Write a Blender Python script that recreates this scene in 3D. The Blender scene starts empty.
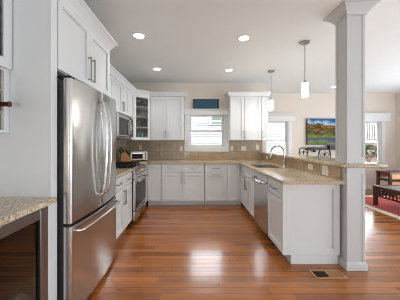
import bpy, bmesh, math, random
from mathutils import Vector, Matrix
random.seed(7)
R = math.radians
PI = math.pi
sc = bpy.context.scene
COL = sc.collection

# ------------------------------------------------------------------ camera, world, light, exposure
cam_d = bpy.data.cameras.new('camera')
cam_d.sensor_width = 36.0
cam_d.lens = 210 / 400 * 36.0
cam_d.shift_x = 6.5 / 400
cam_d.shift_y = -7.5 / 400
cam_d.clip_start = 0.02
cam = bpy.data.objects.new('camera', cam_d)
cam.location = (0, 0, 1.31)
cam.rotation_euler = (R(90), 0, 0)
COL.objects.link(cam)
sc.camera = cam

sc.view_settings.view_transform = 'Standard'
sc.view_settings.look = 'None'
sc.view_settings.gamma = 1.0
sc.view_settings.use_curve_mapping = False
sc.view_settings.exposure = 0.07

world = bpy.data.worlds.new('overcast_sky')
sc.world = world
world.use_nodes = True
bg = world.node_tree.nodes['Background']
bg.inputs[0].default_value = (0.84, 0.93, 1.0, 1)
bg.inputs[1].default_value = 10.0

sc.cycles.filter_width = 0.85

sun_d = bpy.data.lights.new('sun', 'SUN')
sun_d.energy = 6
sun_d.angle = R(1.5)
sun_d.color = (1, 0.97, 0.92)
sun = bpy.data.objects.new('sun', sun_d)
sun.rotation_euler = (R(24), R(6), 0)      # high sun from behind the house: it only reaches the neighbour's wall
COL.objects.link(sun)


def area(name, loc, rot, sx, sy, power, color=(1, 1, 1)):
    l = bpy.data.lights.new(name, 'AREA')
    l.shape = 'RECTANGLE'
    l.size, l.size_y = sx, sy
    l.energy = power
    l.color = color
    o = bpy.data.objects.new(name, l)
    o.location = loc
    o.rotation_euler = rot
    COL.objects.link(o)
    return o


XR_, YR_ = 5.74, -3.5
# added fill area lights, unseen, standing in for daylight from behind and right
FILL_TINT = (0.82, 0.93, 1.0)
area('added_fill_rear_right', (3.3, YR_ + 0.1, 1.5), (R(105), 0, 0), 1.4, 1.3, 56, FILL_TINT)
area('added_fill_rear_left', (-0.92, YR_ + 0.1, 1.3), (R(112), 0, 0), 1.0, 1.9, 50, FILL_TINT)
area('added_fill_right', (XR_ - 0.1, -1.2, 1.3), (0, R(116), 0), 1.9, 1.3, 76, FILL_TINT)
area('added_fill_right', (XR_ - 0.1, 0.6, 1.3), (0, R(116), 0), 1.9, 1.3, 62, FILL_TINT)
area('added_fill_right', (XR_ - 0.1, 2.4, 1.3), (0, R(114), 0), 1.9, 1.3, 78, FILL_TINT)
area('added_fill_right', (XR_ - 0.1, 4.2, 1.3), (0, R(116), 0), 1.9, 1.3, 54, FILL_TINT)
# sky portals of the three windows in view
for nm, x, y, z, sx, sz in (('kitchen_window_portal', 0.31, 5.06, 1.59, 0.8, 0.77), ('dining_window_portal', 2.285, 6.08, 1.32, 0.8, 1.2), ('living_window_portal', 4.865, 6.08, 1.3, 0.8, 1.2)):
    p = area(nm, (x, y, z), (R(-90), 0, 0), sx, sz, 1)
    p.data.cycles.is_portal = True


# ------------------------------------------------------------------ materials
def lin(c):
    return tuple(((v / 255) / 12.92 if v / 255 <= 0.04045 else ((v / 255 + 0.055) / 1.055) ** 2.4) for v in c) + (1.0,)


def mat(name, rgb, rough=0.5, metal=0.0, var=0.03, scale=6.0, stretch=(1, 1, 1), bump=0.0, spec=0.5, coat=0.0):
    m = bpy.data.materials.new(name)
    m.use_nodes = True
    nt = m.node_tree
    b = nt.nodes['Principled BSDF']
    b.inputs['Roughness'].default_value = rough
    b.inputs['Metallic'].default_value = metal
    b.inputs['Specular IOR Level'].default_value = spec
    b.inputs['Coat Weight'].default_value = coat
    c = lin(rgb)
    tc = nt.nodes.new('ShaderNodeTexCoord')
    mp = nt.nodes.new('ShaderNodeMapping')
    mp.inputs['Scale'].default_value = stretch
    nz = nt.nodes.new('ShaderNodeTexNoise')
    nz.inputs['Scale'].default_value = scale
    nz.inputs['Detail'].default_value = 3
    rp = nt.nodes.new('ShaderNodeValToRGB')
    rp.color_ramp.elements[0].position = 0.3
    rp.color_ramp.elements[1].position = 0.7
    rp.color_ramp.elements[0].color = tuple(max(0, v * (1 - var)) for v in c[:3]) + (1,)
    rp.color_ramp.elements[1].color = tuple(min(1, v * (1 + var)) for v in c[:3]) + (1,)
    nt.links.new(tc.outputs['Object'], mp.inputs[0])
    nt.links.new(mp.outputs[0], nz.inputs['Vector'])
    nt.links.new(nz.outputs[0], rp.inputs[0])
    nt.links.new(rp.outputs[0], b.inputs['Base Color'])
    if bump:
        bp = nt.nodes.new('ShaderNodeBump')
        bp.inputs['Strength'].default_value = bump
        bp.inputs['Distance'].default_value = 0.01
        nt.links.new(nz.outputs[0], bp.inputs['Height'])
        nt.links.new(bp.outputs[0], b.inputs['Normal'])
    return m


def emit(name, rgb, strength):
    m = bpy.data.materials.new(name)
    m.use_nodes = True
    b = m.node_tree.nodes['Principled BSDF']
    b.inputs['Base Color'].default_value = lin((240, 240, 235))
    b.inputs['Emission Color'].default_value = lin(rgb)
    b.inputs['Emission Strength'].default_value = strength
    return m


def glass(name, tint=(1, 1, 1), gloss=0.12):
    m = bpy.data.materials.new(name)
    m.use_nodes = True
    nt = m.node_tree
    nt.nodes.clear()
    out = nt.nodes.new('ShaderNodeOutputMaterial')
    tr = nt.nodes.new('ShaderNodeBsdfTransparent')
    tr.inputs[0].default_value = tint + (1,)
    gl = nt.nodes.new('ShaderNodeBsdfGlossy')
    gl.inputs['Roughness'].default_value = 0.02
    mx = nt.nodes.new('ShaderNodeMixShader')
    fr = nt.nodes.new('ShaderNodeFresnel')
    fr.inputs[0].default_value = 1.45
    mu = nt.nodes.new('ShaderNodeMath')
    mu.operation = 'MULTIPLY'
    mu.inputs[1].default_value = gloss / 0.04
    mu.use_clamp = True
    nt.links.new(fr.outputs[0], mu.inputs[0])
    nt.links.new(mu.outputs[0], mx.inputs[0])
    nt.links.new(tr.outputs[0], mx.inputs[1])
    nt.links.new(gl.outputs[0], mx.inputs[2])
    nt.links.new(mx.outputs[0], out.inputs[0])
    return m


def wood_floor():
    m = bpy.data.materials.new('oak_plank_floor')
    m.use_nodes = True
    nt = m.node_tree
    N, L = nt.nodes, nt.links
    b = N['Principled BSDF']
    tc = N.new('ShaderNodeTexCoord')
    br = N.new('ShaderNodeTexBrick')
    br.offset = 0.0
    br.squash = 1
    br.inputs['Scale'].default_value = 1
    br.inputs['Brick Width'].default_value = 1.15
    br.inputs['Row Height'].default_value = 0.076
    br.inputs['Mortar Size'].default_value = 0.0012
    br.inputs['Mortar Smooth'].default_value = 0.2
    br.inputs['Bias'].default_value = 0.0
    br.inputs['Color1'].default_value = lin((142, 82, 38))
    br.inputs['Color2'].default_value = lin((192, 122, 62))
    br.inputs['Mortar'].default_value = lin((82, 46, 24))
    sep = N.new('ShaderNodeSeparateXYZ')
    L.new(tc.outputs['Object'], sep.inputs[0])
    dv = N.new('ShaderNodeMath'); dv.operation = 'DIVIDE'; dv.inputs[1].default_value = 0.076
    L.new(sep.outputs['Y'], dv.inputs[0])
    fl = N.new('ShaderNodeMath'); fl.operation = 'FLOOR'
    L.new(dv.outputs[0], fl.inputs[0])
    wn = N.new('ShaderNodeTexWhiteNoise'); wn.noise_dimensions = '1D'
    L.new(fl.outputs[0], wn.inputs['W'])
    ma = N.new('ShaderNodeMath'); ma.operation = 'MULTIPLY_ADD'; ma.inputs[1].default_value = 1.15
    L.new(wn.outputs['Value'], ma.inputs[0])
    L.new(sep.outputs['X'], ma.inputs[2])
    cmb = N.new('ShaderNodeCombineXYZ')
    L.new(ma.outputs[0], cmb.inputs[0])
    L.new(sep.outputs['Y'], cmb.inputs[1])
    L.new(cmb.outputs[0], br.inputs['Vector'])
    mp = N.new('ShaderNodeMapping')
    mp.inputs['Scale'].default_value = (1.6, 26, 1)
    L.new(tc.outputs['Object'], mp.inputs[0])
    nz = N.new('ShaderNodeTexNoise')
    nz.inputs['Scale'].default_value = 1.6
    nz.inputs['Detail'].default_value = 6
    nz.inputs['Roughness'].default_value = 0.65
    L.new(mp.outputs[0], nz.inputs['Vector'])
    rp = N.new('ShaderNodeValToRGB')
    rp.color_ramp.elements[0].position = 0.28
    rp.color_ramp.elements[0].color = (0.58, 0.52, 0.47, 1)
    rp.color_ramp.elements[1].position = 0.72
    rp.color_ramp.elements[1].color = (1.26, 1.2, 1.1, 1)
    L.new(nz.outputs[0], rp.inputs[0])
    mx = N.new('ShaderNodeMix')
    mx.data_type = 'RGBA'
    mx.blend_type = 'MULTIPLY'
    mx.inputs[0].default_value = 0.75
    L.new(br.outputs[0], mx.inputs[6])
    L.new(rp.outputs[0], mx.inputs[7])
    # sparse dark knots and mineral streaks
    mp2 = N.new('ShaderNodeMapping')
    mp2.inputs['Scale'].default_value = (1.3, 7.5, 1)
    L.new(tc.outputs['Object'], mp2.inputs[0])
    n2 = N.new('ShaderNodeTexNoise')
    n2.inputs['Scale'].default_value = 2.1
    n2.inputs['Detail'].default_value = 2
    L.new(mp2.outputs[0], n2.inputs['Vector'])
    r2 = N.new('ShaderNodeValToRGB')
    r2.color_ramp.elements[0].position = 0.24
    r2.color_ramp.elements[0].color = (0.6, 0.5, 0.44, 1)
    r2.color_ramp.elements[1].position = 0.33
    r2.color_ramp.elements[1].color = (1, 1, 1, 1)
    L.new(n2.outputs[0], r2.inputs[0])
    m2 = N.new('ShaderNodeMix')
    m2.data_type = 'RGBA'
    m2.blend_type = 'MULTIPLY'
    m2.inputs[0].default_value = 1.0
    L.new(mx.outputs[2], m2.inputs[6])
    L.new(r2.outputs[0], m2.inputs[7])
    L.new(m2.outputs[2], b.inputs['Base Color'])
    b.inputs['Roughness'].default_value = 0.24
    b.inputs['Coat Weight'].default_value = 0.45
    b.inputs['Coat Roughness'].default_value = 0.11
    # gentle waviness across the boards
    mp3 = N.new('ShaderNodeMapping')
    mp3.inputs['Scale'].default_value = (0.8, 9, 1)
    L.new(tc.outputs['Object'], mp3.inputs[0])
    n3 = N.new('ShaderNodeTexNoise')
    n3.inputs['Scale'].default_value = 1.5
    n3.inputs['Detail'].default_value = 1
    L.new(mp3.outputs[0], n3.inputs['Vector'])
    bp = N.new('ShaderNodeBump')
    bp.inputs['Strength'].default_value = 0.5
    bp.inputs['Distance'].default_value = 0.004
    L.new(n3.outputs[0], bp.inputs['Height'])
    bp2 = N.new('ShaderNodeBump')
    bp2.invert = True
    bp2.inputs['Strength'].default_value = 0.3
    bp2.inputs['Distance'].default_value = 0.001
    L.new(br.outputs[1], bp2.inputs['Height'])
    L.new(bp.outputs[0], bp2.inputs['Normal'])
    L.new(bp2.outputs[0], b.inputs['Normal'])
    return m


def granite(name, base, dark, light, rough=0.12, scale=70):
    m = bpy.data.materials.new(name)
    m.use_nodes = True
    nt = m.node_tree
    N, L = nt.nodes, nt.links
    b = N['Principled BSDF']
    b.inputs['Roughness'].default_value = rough
    tc = N.new('ShaderNodeTexCoord')
    n1 = N.new('ShaderNodeTexNoise')
    n1.inputs['Scale'].default_value = scale
    n1.inputs['Detail'].default_value = 4
    n1.inputs['Roughness'].default_value = 0.7
    L.new(tc.outputs['Object'], n1.inputs['Vector'])
    rp = N.new('ShaderNodeValToRGB')
    e = rp.color_ramp.elements
    e[0].position, e[0].color = 0.32, lin(dark)
    e[1].position, e[1].color = 0.68, lin(light)
    k = e.new(0.48)
    k.color = lin(base)
    L.new(n1.outputs[0], rp.inputs[0])
    n2 = N.new('ShaderNodeTexNoise')
    n2.inputs['Scale'].default_value = 5
    n2.inputs['Detail'].default_value = 3
    L.new(tc.outputs['Object'], n2.inputs['Vector'])
    r2 = N.new('ShaderNodeValToRGB')
    r2.color_ramp.elements[0].position = 0.35
    r2.color_ramp.elements[0].color = (0.86, 0.84, 0.80, 1)
    r2.color_ramp.elements[1].position = 0.65
    r2.color_ramp.elements[1].color = (1.06, 1.04, 1.0, 1)
    L.new(n2.outputs[0], r2.inputs[0])
    mx = N.new('ShaderNodeMix')
    mx.data_type = 'RGBA'
    mx.blend_type = 'MULTIPLY'
    mx.inputs[0].default_value = 1
    L.new(rp.outputs[0], mx.inputs[6])
    L.new(r2.outputs[0], mx.inputs[7])
    L.new(mx.outputs[2], b.inputs['Base Color'])
    return m


def tile_mat(name, c1, c2, grout, size, swap=None):
    m = bpy.data.materials.new(name)
    m.use_nodes = True
    nt = m.node_tree
    N, L = nt.nodes, nt.links
    b = N['Principled BSDF']
    b.inputs['Roughness'].default_value = 0.4
    tc = N.new('ShaderNodeTexCoord')
    sp = N.new('ShaderNodeSeparateXYZ')
    cb = N.new('ShaderNodeCombineXYZ')
    L.new(tc.outputs['Object'], sp.inputs[0])
    L.new(sp.outputs['Y' if swap == 'yz' else 'X'], cb.inputs[0])
    L.new(sp.outputs['Y' if swap == 'xy' else 'Z'], cb.inputs[1])
    br = N.new('ShaderNodeTexBrick')
    br.offset = 0.0
    br.inputs['Scale'].default_value = 1
    br.inputs['Brick Width'].default_value = size
    br.inputs['Row Height'].default_value = size
    br.inputs['Mortar Size'].default_value = 0.003
    br.inputs['Color1'].default_value = lin(c1)
    br.inputs['Color2'].default_value = lin(c2)
    br.inputs['Mortar'].default_value = lin(grout)
    L.new(cb.outputs[0], br.inputs['Vector'])
    nz = N.new('ShaderNodeTexNoise')
    nz.inputs['Scale'].default_value = 22
    nz.inputs['Detail'].default_value = 4
    L.new(tc.outputs['Object'], nz.inputs['Vector'])
    rp = N.new('ShaderNodeValToRGB')
    rp.color_ramp.elements[0].position = 0.3
    rp.color_ramp.elements[0].color = (0.78, 0.77, 0.75, 1)
    rp.color_ramp.elements[1].position = 0.7
    rp.color_ramp.elements[1].color = (1.1, 1.09, 1.07, 1)
    L.new(nz.outputs[0], rp.inputs[0])
    mx = N.new('ShaderNodeMix')
    mx.data_type = 'RGBA'
    mx.blend_type = 'MULTIPLY'
    mx.inputs[0].default_value = 0.8
    L.new(br.outputs[0], mx.inputs[6])
    L.new(rp.outputs[0], mx.inputs[7])
    L.new(mx.outputs[2], b.inputs['Base Color'])
    return m


def landscape_screen():
    """A generic river landscape shown on the television."""
    m = bpy.data.materials.new('screen_landscape')
    m.use_nodes = True
    nt = m.node_tree
    N, L = nt.nodes, nt.links
    b = N['Principled BSDF']
    tc = N.new('ShaderNodeTexCoord')
    sp = N.new('ShaderNodeSeparateXYZ')
    L.new(tc.outputs['Generated'], sp.inputs[0])
    nz = N.new('ShaderNodeTexNoise')
    nz.inputs['Scale'].default_value = 4.0
    nz.inputs['Detail'].default_value = 4
    L.new(tc.outputs['Object'], nz.inputs['Vector'])

    def math_(op, a, c):
        n = N.new('ShaderNodeMath')
        n.operation = op
        for i, v in enumerate((a, c)):
            if isinstance(v, (int, float)):
                n.inputs[i].default_value = v
            else:
                L.new(v, n.inputs[i])
        return n.outputs[0]
    wob = math_('MULTIPLY', math_('SUBTRACT', nz.outputs[0], 0.5), 0.5)
    slope = math_('MULTIPLY', sp.outputs['X'], 0.13)
    h = math_('ADD', math_('ADD', sp.outputs['Z'], wob), slope)
    rp = N.new('ShaderNodeValToRGB')
    rp.color_ramp.interpolation = 'LINEAR'
    stops = [(0.0, (70, 104, 20)), (0.12, (128, 140, 30)), (0.17, (86, 100, 124)), (0.30, (62, 84, 122)),
             (0.33, (140, 140, 40)), (0.43, (104, 118, 24)), (0.49, (34, 56, 16)), (0.58, (160, 104, 46)),
             (0.66, (60, 76, 24)), (0.76, (170, 110, 56)), (0.83, (84, 84, 50)), (0.86, (200, 220, 236)), (1.0, (40, 120, 195))]
    e = rp.color_ramp.elements
    e[0].position, e[0].color = stops[0][0], lin(stops[0][1])
    e[1].position, e[1].color = stops[-1][0], lin(stops[-1][1])
    for p, c in stops[1:-1]:
        k = e.new(p)
        k.color = lin(c)
    L.new(h, rp.inputs[0])
    n2 = N.new('ShaderNodeTexNoise')
    n2.inputs['Scale'].default_value = 10
    n2.inputs['Detail'].default_value = 3
    L.new(tc.outputs['Object'], n2.inputs['Vector'])
    r2 = N.new('ShaderNodeValToRGB')
    r2.color_ramp.elements[0].position = 0.35
    r2.color_ramp.elements[0].color = (0.4, 0.46, 0.36, 1)
    r2.color_ramp.elements[1].position = 0.65
    r2.color_ramp.elements[1].color = (1.25, 1.2, 1.15, 1)
    L.new(n2.outputs[0], r2.inputs[0])
    mx = N.new('ShaderNodeMix')
    mx.data_type = 'RGBA'
    mx.blend_type = 'MULTIPLY'
    mx.inputs[0].default_value = 0.8
    L.new(rp.outputs[0], mx.inputs[6])
    L.new(r2.outputs[0], mx.inputs[7])
    b.inputs['Base Color'].default_value = (0.01, 0.01, 0.01, 1)
    b.inputs['Roughness'].default_value = 0.25
    L.new(mx.outputs[2], b.inputs['Emission Color'])
    b.inputs['Emission Strength'].default_value = 0.8
    b.inputs['Specular IOR Level'].default_value = 0.15
    return m


def steel(name, rgb=(206, 205, 204), rough=0.21):
    m = mat(name, rgb, rough, 1.0, 0.05, 3.0, (1.0, 1.0, 60))
    b = m.node_tree.nodes['Principled BSDF']
    tg = m.node_tree.nodes.new('ShaderNodeTangent')
    tg.direction_type = 'RADIAL'
    tg.axis = 'Z'
    m.node_tree.links.new(tg.outputs[0], b.inputs['Tangent'])
    b.inputs['Anisotropic'].default_value = 0.75
    b.inputs['Anisotropic Rotation'].default_value = 0.25
    return m


M = {}
M['wall'] = mat('warm_beige_wall_paint', (230, 219, 208), 0.85, var=0.008)
M['ceiling'] = mat('ceiling_paint', (241, 245, 246), 0.9, var=0.008)
M['cab'] = mat('white_cabinet_paint', (228, 231, 233), 0.38, var=0.006)
M['cabin'] = mat('cabinet_interior_maple', (188, 168, 142), 0.5, var=0.05)
M['dark_in'] = mat('cabinet_interior_dark_brown_wood', (120, 104, 88), 0.5, var=0.1)  # dark brown lining colour of the corner cabinet
M['trim'] = mat('white_trim_paint', (232, 232, 232), 0.4, var=0.006)
M['column'] = mat('pale_grey_column_paint', (206, 208, 210), 0.42, var=0.006)
M['floor'] = wood_floor()
M['granite'] = granite('beige_granite', (202, 184, 160), (118, 102, 84), (236, 226, 208), 0.1, 75)
M['granite_edge'] = granite('gold_granite_splash', (184, 158, 124), (92, 72, 52), (226, 208, 178), 0.15, 75)
M['tile'] = tile_mat('tumbled_stone_tile', (172, 154, 134), (190, 172, 152), (150, 136, 120), 0.1)
M['tile_side'] = tile_mat('tumbled_stone_tile_side', (172, 154, 134), (190, 172, 152), (150, 136, 120), 0.1, 'yz')
M['steel'] = steel('brushed_stainless')
M['steel_dark'] = steel('dark_stainless', (158, 156, 158), 0.3)
M['nickel'] = mat('brushed_nickel', (168, 164, 158), 0.3, 1.0)
M['chrome'] = mat('polished_nickel', (190, 188, 184), 0.15, 1.0)
M['black'] = mat('black_enamel', (18, 18, 19), 0.3)
M['iron'] = mat('black_cast_iron', (24, 24, 25), 0.55)
M['rubber'] = mat('black_gasket', (14, 14, 15), 0.6)
M['oven_glass'] = mat('oven_window_glass', (44, 28, 20), 0.15, spec=0.1)
M['micro_glass'] = mat('microwave_window', (28, 25, 23), 0.2, spec=0.25)
M['fridge_side'] = mat('charcoal_fridge_side', (38, 38, 40), 0.5)
M['pane'] = glass('clear_pane', (1, 1, 1), 0.04)
M['cab_glass'] = glass('cabinet_glass', (0.92, 0.92, 0.9), 0.05)
M['wine_glass'] = glass('smoked_wine_cooler_glass', (0.42, 0.36, 0.32), 0.09)
M['clear'] = glass('drinking_glass', (0.9, 0.94, 0.93), 0.1)
M['green_glass'] = mat('green_glassware', (92, 168, 128), 0.15, var=0.1)
M['lamp'] = emit('glowing_lamp_lens', (255, 240, 214), 9.0)
M['shade'] = emit('lit_opal_glass', (255, 250, 242), 1.6)
M['plastic'] = mat('white_plastic', (236, 232, 224), 0.35)
M['ivory'] = mat('ivory_plastic', (230, 218, 198), 0.35)
M['slot'] = mat('dark_slot', (60, 56, 50), 0.5)
M['toaster'] = mat('cream_metal_toaster', (206, 204, 196), 0.3, 0.3)
M['knife_wood'] = mat('honey_beech_wood', (190, 128, 66), 0.45, var=0.12, scale=10, stretch=(1, 1, 8))
M['teal'] = mat('weathered_teal_board', (38, 86, 104), 0.55, var=0.22, scale=9)
M['teal_frame'] = mat('dark_slate_frame', (32, 48, 54), 0.5)
M['vent_wood'] = mat('stained_oak_vent', (186, 136, 92), 0.4, var=0.1, scale=14)
M['dark_vent'] = mat('dark_vent_slots', (52, 36, 28), 0.6)
M['screen'] = landscape_screen()
M['mahogany'] = mat('dark_mahogany_wood', (72, 34, 24), 0.3, var=0.18, scale=9, stretch=(1, 1, 4))
M['glass_top'] = mat('grey_glass_table_top', (150, 156, 160), 0.08, spec=0.8)
M['tan'] = mat('tan_woven_panel', (204, 156, 108), 0.6, var=0.12, scale=30)
M['rug_red'] = mat('red_wool_pile', (186, 84, 78), 0.95, var=0.16, scale=26, bump=0.3)
M['rug_cream'] = mat('cream_wool_border', (226, 214, 196), 0.95, var=0.08, scale=30, bump=0.3)
M['rug_brown'] = mat('brown_wool_line', (140, 96, 70), 0.95, var=0.08, scale=30)
M['seat'] = mat('tan_leather_seat', (176, 140, 112), 0.5, var=0.08)
M['roof'] = mat('grey_roof_shingles', (96, 94, 92), 0.9, var=0.2, scale=20)
M['siding'] = mat('pale_grey_vinyl_siding', (114, 115, 116), 0.6, var=0.01)
M['ext_glass'] = mat('neighbour_window_glass', (44, 62, 52), 0.5, var=0.15)
M['fence'] = mat('pale_vinyl_fence', (150, 150, 147), 0.5, var=0.01)
M['ground'] = mat('tan_concrete_patio', (92, 80, 64), 0.85, var=0.1)
M['shrub'] = mat('grey_green_shrub_leaves', (52, 58, 44), 0.8, var=0.3, scale=20)
M['hedge'] = mat('pale_green_hedge_leaves', (84, 92, 66), 0.8, var=0.3, scale=14)
M['terracotta'] = mat('dark_planter_box', (58, 60, 58), 0.7, var=0.1)
M['wine_bottle'] = mat('dark_bottle_glass', (26, 18, 18), 0.12, spec=0.7)
M['burgundy'] = mat('burgundy_foil', (74, 16, 20), 0.35)
M['shelf_wood'] = mat('wine_shelf_wood', (150, 112, 80), 0.5, var=0.1)


# ------------------------------------------------------------------ mesh helpers
def box(bm, x0, x1, y0, y1, z0, z1):
    v = [bm.verts.new(p) for p in ((x0, y0, z0), (x1, y0, z0), (x1, y1, z0), (x0, y1, z0), (x0, y0, z1), (x1, y0, z1), (x1, y1, z1), (x0, y1, z1))]
    for f in ((0, 3, 2, 1), (4, 5, 6, 7), (0, 1, 5, 4), (1, 2, 6, 5), (2, 3, 7, 6), (3, 0, 4, 7)):
        bm.faces.new([v[i] for i in f])


def prism(bm, pts, z0, z1, axis='z'):
    """Extrude a 2-D outline. axis z: pts are (x, y); axis x: pts are (y, z) extruded in x; axis y: pts are (x, z) extruded in y."""
    def P(a, b, c):
        return (a, b, c) if axis == 'z' else ((c, a, b) if axis == 'x' else (a, c, b))
    lo = [bm.verts.new(P(a, b, z0)) for a, b in pts]
    hi = [bm.verts.new(P(a, b, z1)) for a, b in pts]
    n = len(pts)
    fs = [bm.faces.new(lo[::-1]), bm.faces.new(hi)]
    for i in range(n):
        fs.append(bm.faces.new((lo[i], lo[(i + 1) % n], hi[(i + 1) % n], hi[i])))
    return fs


def tube(bm, pts, r, n=8, closed=False):
    pts = [Vector(p) for p in pts]
    rings = []
    m = len(pts)
    up = None
    for i, p in enumerate(pts):
        if closed:
            t = (pts[(i + 1) % m] - pts[i - 1])
        else:
            t = pts[min(i + 1, m - 1)] - pts[max(i - 1, 0)]
        t.normalize()
        if up is None:
            up = Vector((0, 0, 1)) if abs(t.z) < 0.9 else Vector((1, 0, 0))
        a = t.cross(up).normalized()
        up = a.cross(t).normalized()
        rr = r[i] if isinstance(r, (list, tuple)) else r
        rings.append([bm.verts.new(p + (a * math.cos(2 * PI * k / n) + up * math.sin(2 * PI * k / n)) * rr) for k in range(n)])
    for i in range(m if closed else m - 1):
        A, B = rings[i], rings[(i + 1) % m]
        for k in range(n):
            bm.faces.new((A[k], A[(k + 1) % n], B[(k + 1) % n], B[k]))
    if not closed:
        bm.faces.new(rings[0][::-1])
        bm.faces.new(rings[-1])


def lathe(bm, prof, n=20, c=(0, 0, 0)):
    """prof: (radius, z) from bottom to top; the ends are capped where the radius is not 0."""
    rings = []
    for r, z in prof:
        rings.append([bm.verts.new((c[0] + r * math.cos(2 * PI * k / n), c[1] + r * math.sin(2 * PI * k / n), c[2] + z)) for k in range(n)])
    for A, B in zip(rings, rings[1:]):
        for k in range(n):
            bm.faces.new((A[k], A[(k + 1) % n], B[(k + 1) % n], B[k]))
    bm.faces.new(rings[0][::-1])
    bm.faces.new(rings[-1])


def sweep(bm, path, prof, closed=False, d_start=None, d_end=None):
    """Sweep a closed profile of (outward, z) along a 2-D path; outward is to the right of the direction of travel; corners are mitred."""
    P = [Vector(p) for p in path]
    m = len(P)
    rings = []
    for i in range(m):
        d0 = (P[i] - P[i - 1]).normalized() if (i > 0 or closed) else None
        d1 = (P[(i + 1) % m] - P[i]).normalized() if (i < m - 1 or closed) else None
        if d0 is None and d_start is not None:
            d0 = Vector(d_start).normalized()
        if d1 is None and d_end is not None:
            d1 = Vector(d_end).normalized()
        d0 = d0 or d1
        d1 = d1 or d0
        n0 = Vector((d0.y, -d0.x))
        n1 = Vector((d1.y, -d1.x))
        b = (n0 + n1)
        b = b / max(1e-6, b.dot(n0))
        rings.append([bm.verts.new((P[i].x + b.x * o, P[i].y + b.y * o, z)) for o, z in prof])
    k = len(prof)
    for i in range(m if closed else m - 1):
        A, B = rings[i], rings[(i + 1) % m]
        for j in range(k):
            bm.faces.new((A[j], B[j], B[(j + 1) % k], A[(j + 1) % k]))
    if not closed:
        bm.faces.new(rings[0])
        bm.faces.new(rings[-1][::-1])


def obj(name, bm, material, parent=None, bevel=0.0, smooth=True, loc=(0, 0, 0), rotz=0.0):
    bmesh.ops.recalc_face_normals(bm, faces=bm.faces[:])
    me = bpy.data.meshes.new(name)
    bm.to_mesh(me)
    bm.free()
    if smooth:
        for p in me.polygons:
            p.use_smooth = True
        me.set_sharp_from_angle(angle=R(38))
    me.materials.append(M[material] if isinstance(material, str) else material)
    o = bpy.data.objects.new(name, me)
    COL.objects.link(o)
    o.location = loc
    o.rotation_euler = (0, 0, rotz)
    if parent is not None:
        o.parent = parent
    if bevel:
        b = o.modifiers.new('bevel', 'BEVEL')
        b.width = bevel
        b.segments = 2
        b.limit_method = 'ANGLE'
        b.angle_limit = R(40)
    return o


def new():
    return bmesh.new()


def B(*boxes):
    bm = new()
    for b in boxes:
        box(bm, *b)
    return bm


def tag(o, label, cat, group=None):
    o['label'] = label
    o['category'] = cat
    if group:
        o['group'] = group
    return o


def thing(name, label, cat, loc=(0, 0, 0), rotz=0.0, group=None):
    o = bpy.data.objects.new(name, None)
    o.empty_display_size = 0.1
    COL.objects.link(o)
    o.location = loc
    o.rotation_euler = (0, 0, rotz)
    return tag(o, label, cat, group)


def struct(name, bm, material, parent=None, bevel=0.0):
    o = obj(name, bm, material, parent, bevel)
    if parent is None:
        o['kind'] = 'structure'
    return o


def struct_root(name, loc=(0, 0, 0), rotz=0):
    o = bpy.data.objects.new(name, None)
    COL.objects.link(o)
    o.location = loc
    o.rotation_euler = (0, 0, rotz)
    o['kind'] = 'structure'
    return o


def dup(root, loc, rotz, label):
    r = root.copy()
    COL.objects.link(r)
    r.location = loc
    r.rotation_euler = (0, 0, rotz)
    r['label'] = label
    for ch in list(root.children):
        c = ch.copy()
        COL.objects.link(c)
        c.parent = r
        for g in list(ch.children):
            d = g.copy()
            COL.objects.link(d)
            d.parent = c
    return r


# ------------------------------------------------------------------ dimensions
CEIL = 2.717
XL = -1.58          # left wall
YB = 4.95           # kitchen back wall
XP = 1.62           # end of the kitchen back wall
YF = 5.97           # far wall of the living side
XR = 5.74           # right wall
YR = -3.5           # wall behind the camera


def wall_with_hole(a0, a1, z0, z1, h, t0, t1, axis):
    """Wall of thickness t0..t1 with rectangular holes h = [(a0, a1, z0, z1)] sorted along a."""
    bm = new()

    def add(p0, p1, q0, q1):
        if axis == 'x':
            box(bm, p0, p1, t0, t1, q0, q1)
        else:
            box(bm, t0, t1, p0, p1, q0, q1)
    cur = a0
    for (b0, b1, c0, c1) in h:
        add(cur, b0, z0, z1)
        if c0 > z0:
            add(b0, b1, z0, c0)
        add(b0, b1, c1, z1)
        cur = b1
    add(cur, a1, z0, z1)
    return bm


W1 = (-0.10, 0.72, 1.20, 1.985)
W2 = (1.88, 2.69, 0.72, 1.93)
W3 = (4.46, 5.34, 0.69, 1.92)
struct('floor', B((XL - 0.1, XR + 0.1, YR - 0.1, YF + 0.12, -0.08, 0)), 'floor')
struct('ceiling', B((XL - 0.1, XR + 0.1, YR - 0.1, YF + 0.12, CEIL, CEIL + 0.1)), 'ceiling')
struct('wall_left', B((XL - 0.1, XL, YR, YB + 0.12, 0, CEIL)), 'wall')
struct('wall_back', wall_with_hole(XL, XP + 0.1, 0, CEIL, [W1], YB, YB + 0.12, 'x'), 'wall')
struct('wall_return', B((XP, XP + 0.1, YB + 0.12, YF, 0, CEIL)), 'wall')
struct('wall_far', wall_with_hole(XP, XR, 0, CEIL, [W2, W3], YF, YF + 0.12, 'x'), 'wall')
struct('wall_right', B((XR, XR + 0.1, YR, YF, 0, CEIL)), 'wall')
struct('wall_rear', B((XL, XR, YR - 0.1, YR, 0, CEIL)), 'wall')
# baseboards where the photograph can see the walls meet the floor
base_prof = [(0, 0), (0.015, 0), (0.015, 0.085), (0.008, 0.10), (0, 0.10)]
bm = new()
sweep(bm, [(XP + 0.1, YF - 0.001), (XR - 0.001, YF - 0.001)], base_prof)
struct('baseboard_far', bm, 'trim')
bm = new()
sweep(bm, [(XR - 0.001, YF - 0.016), (XR - 0.001, YR)], base_prof)
struct('baseboard_right', bm, 'trim')


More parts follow.
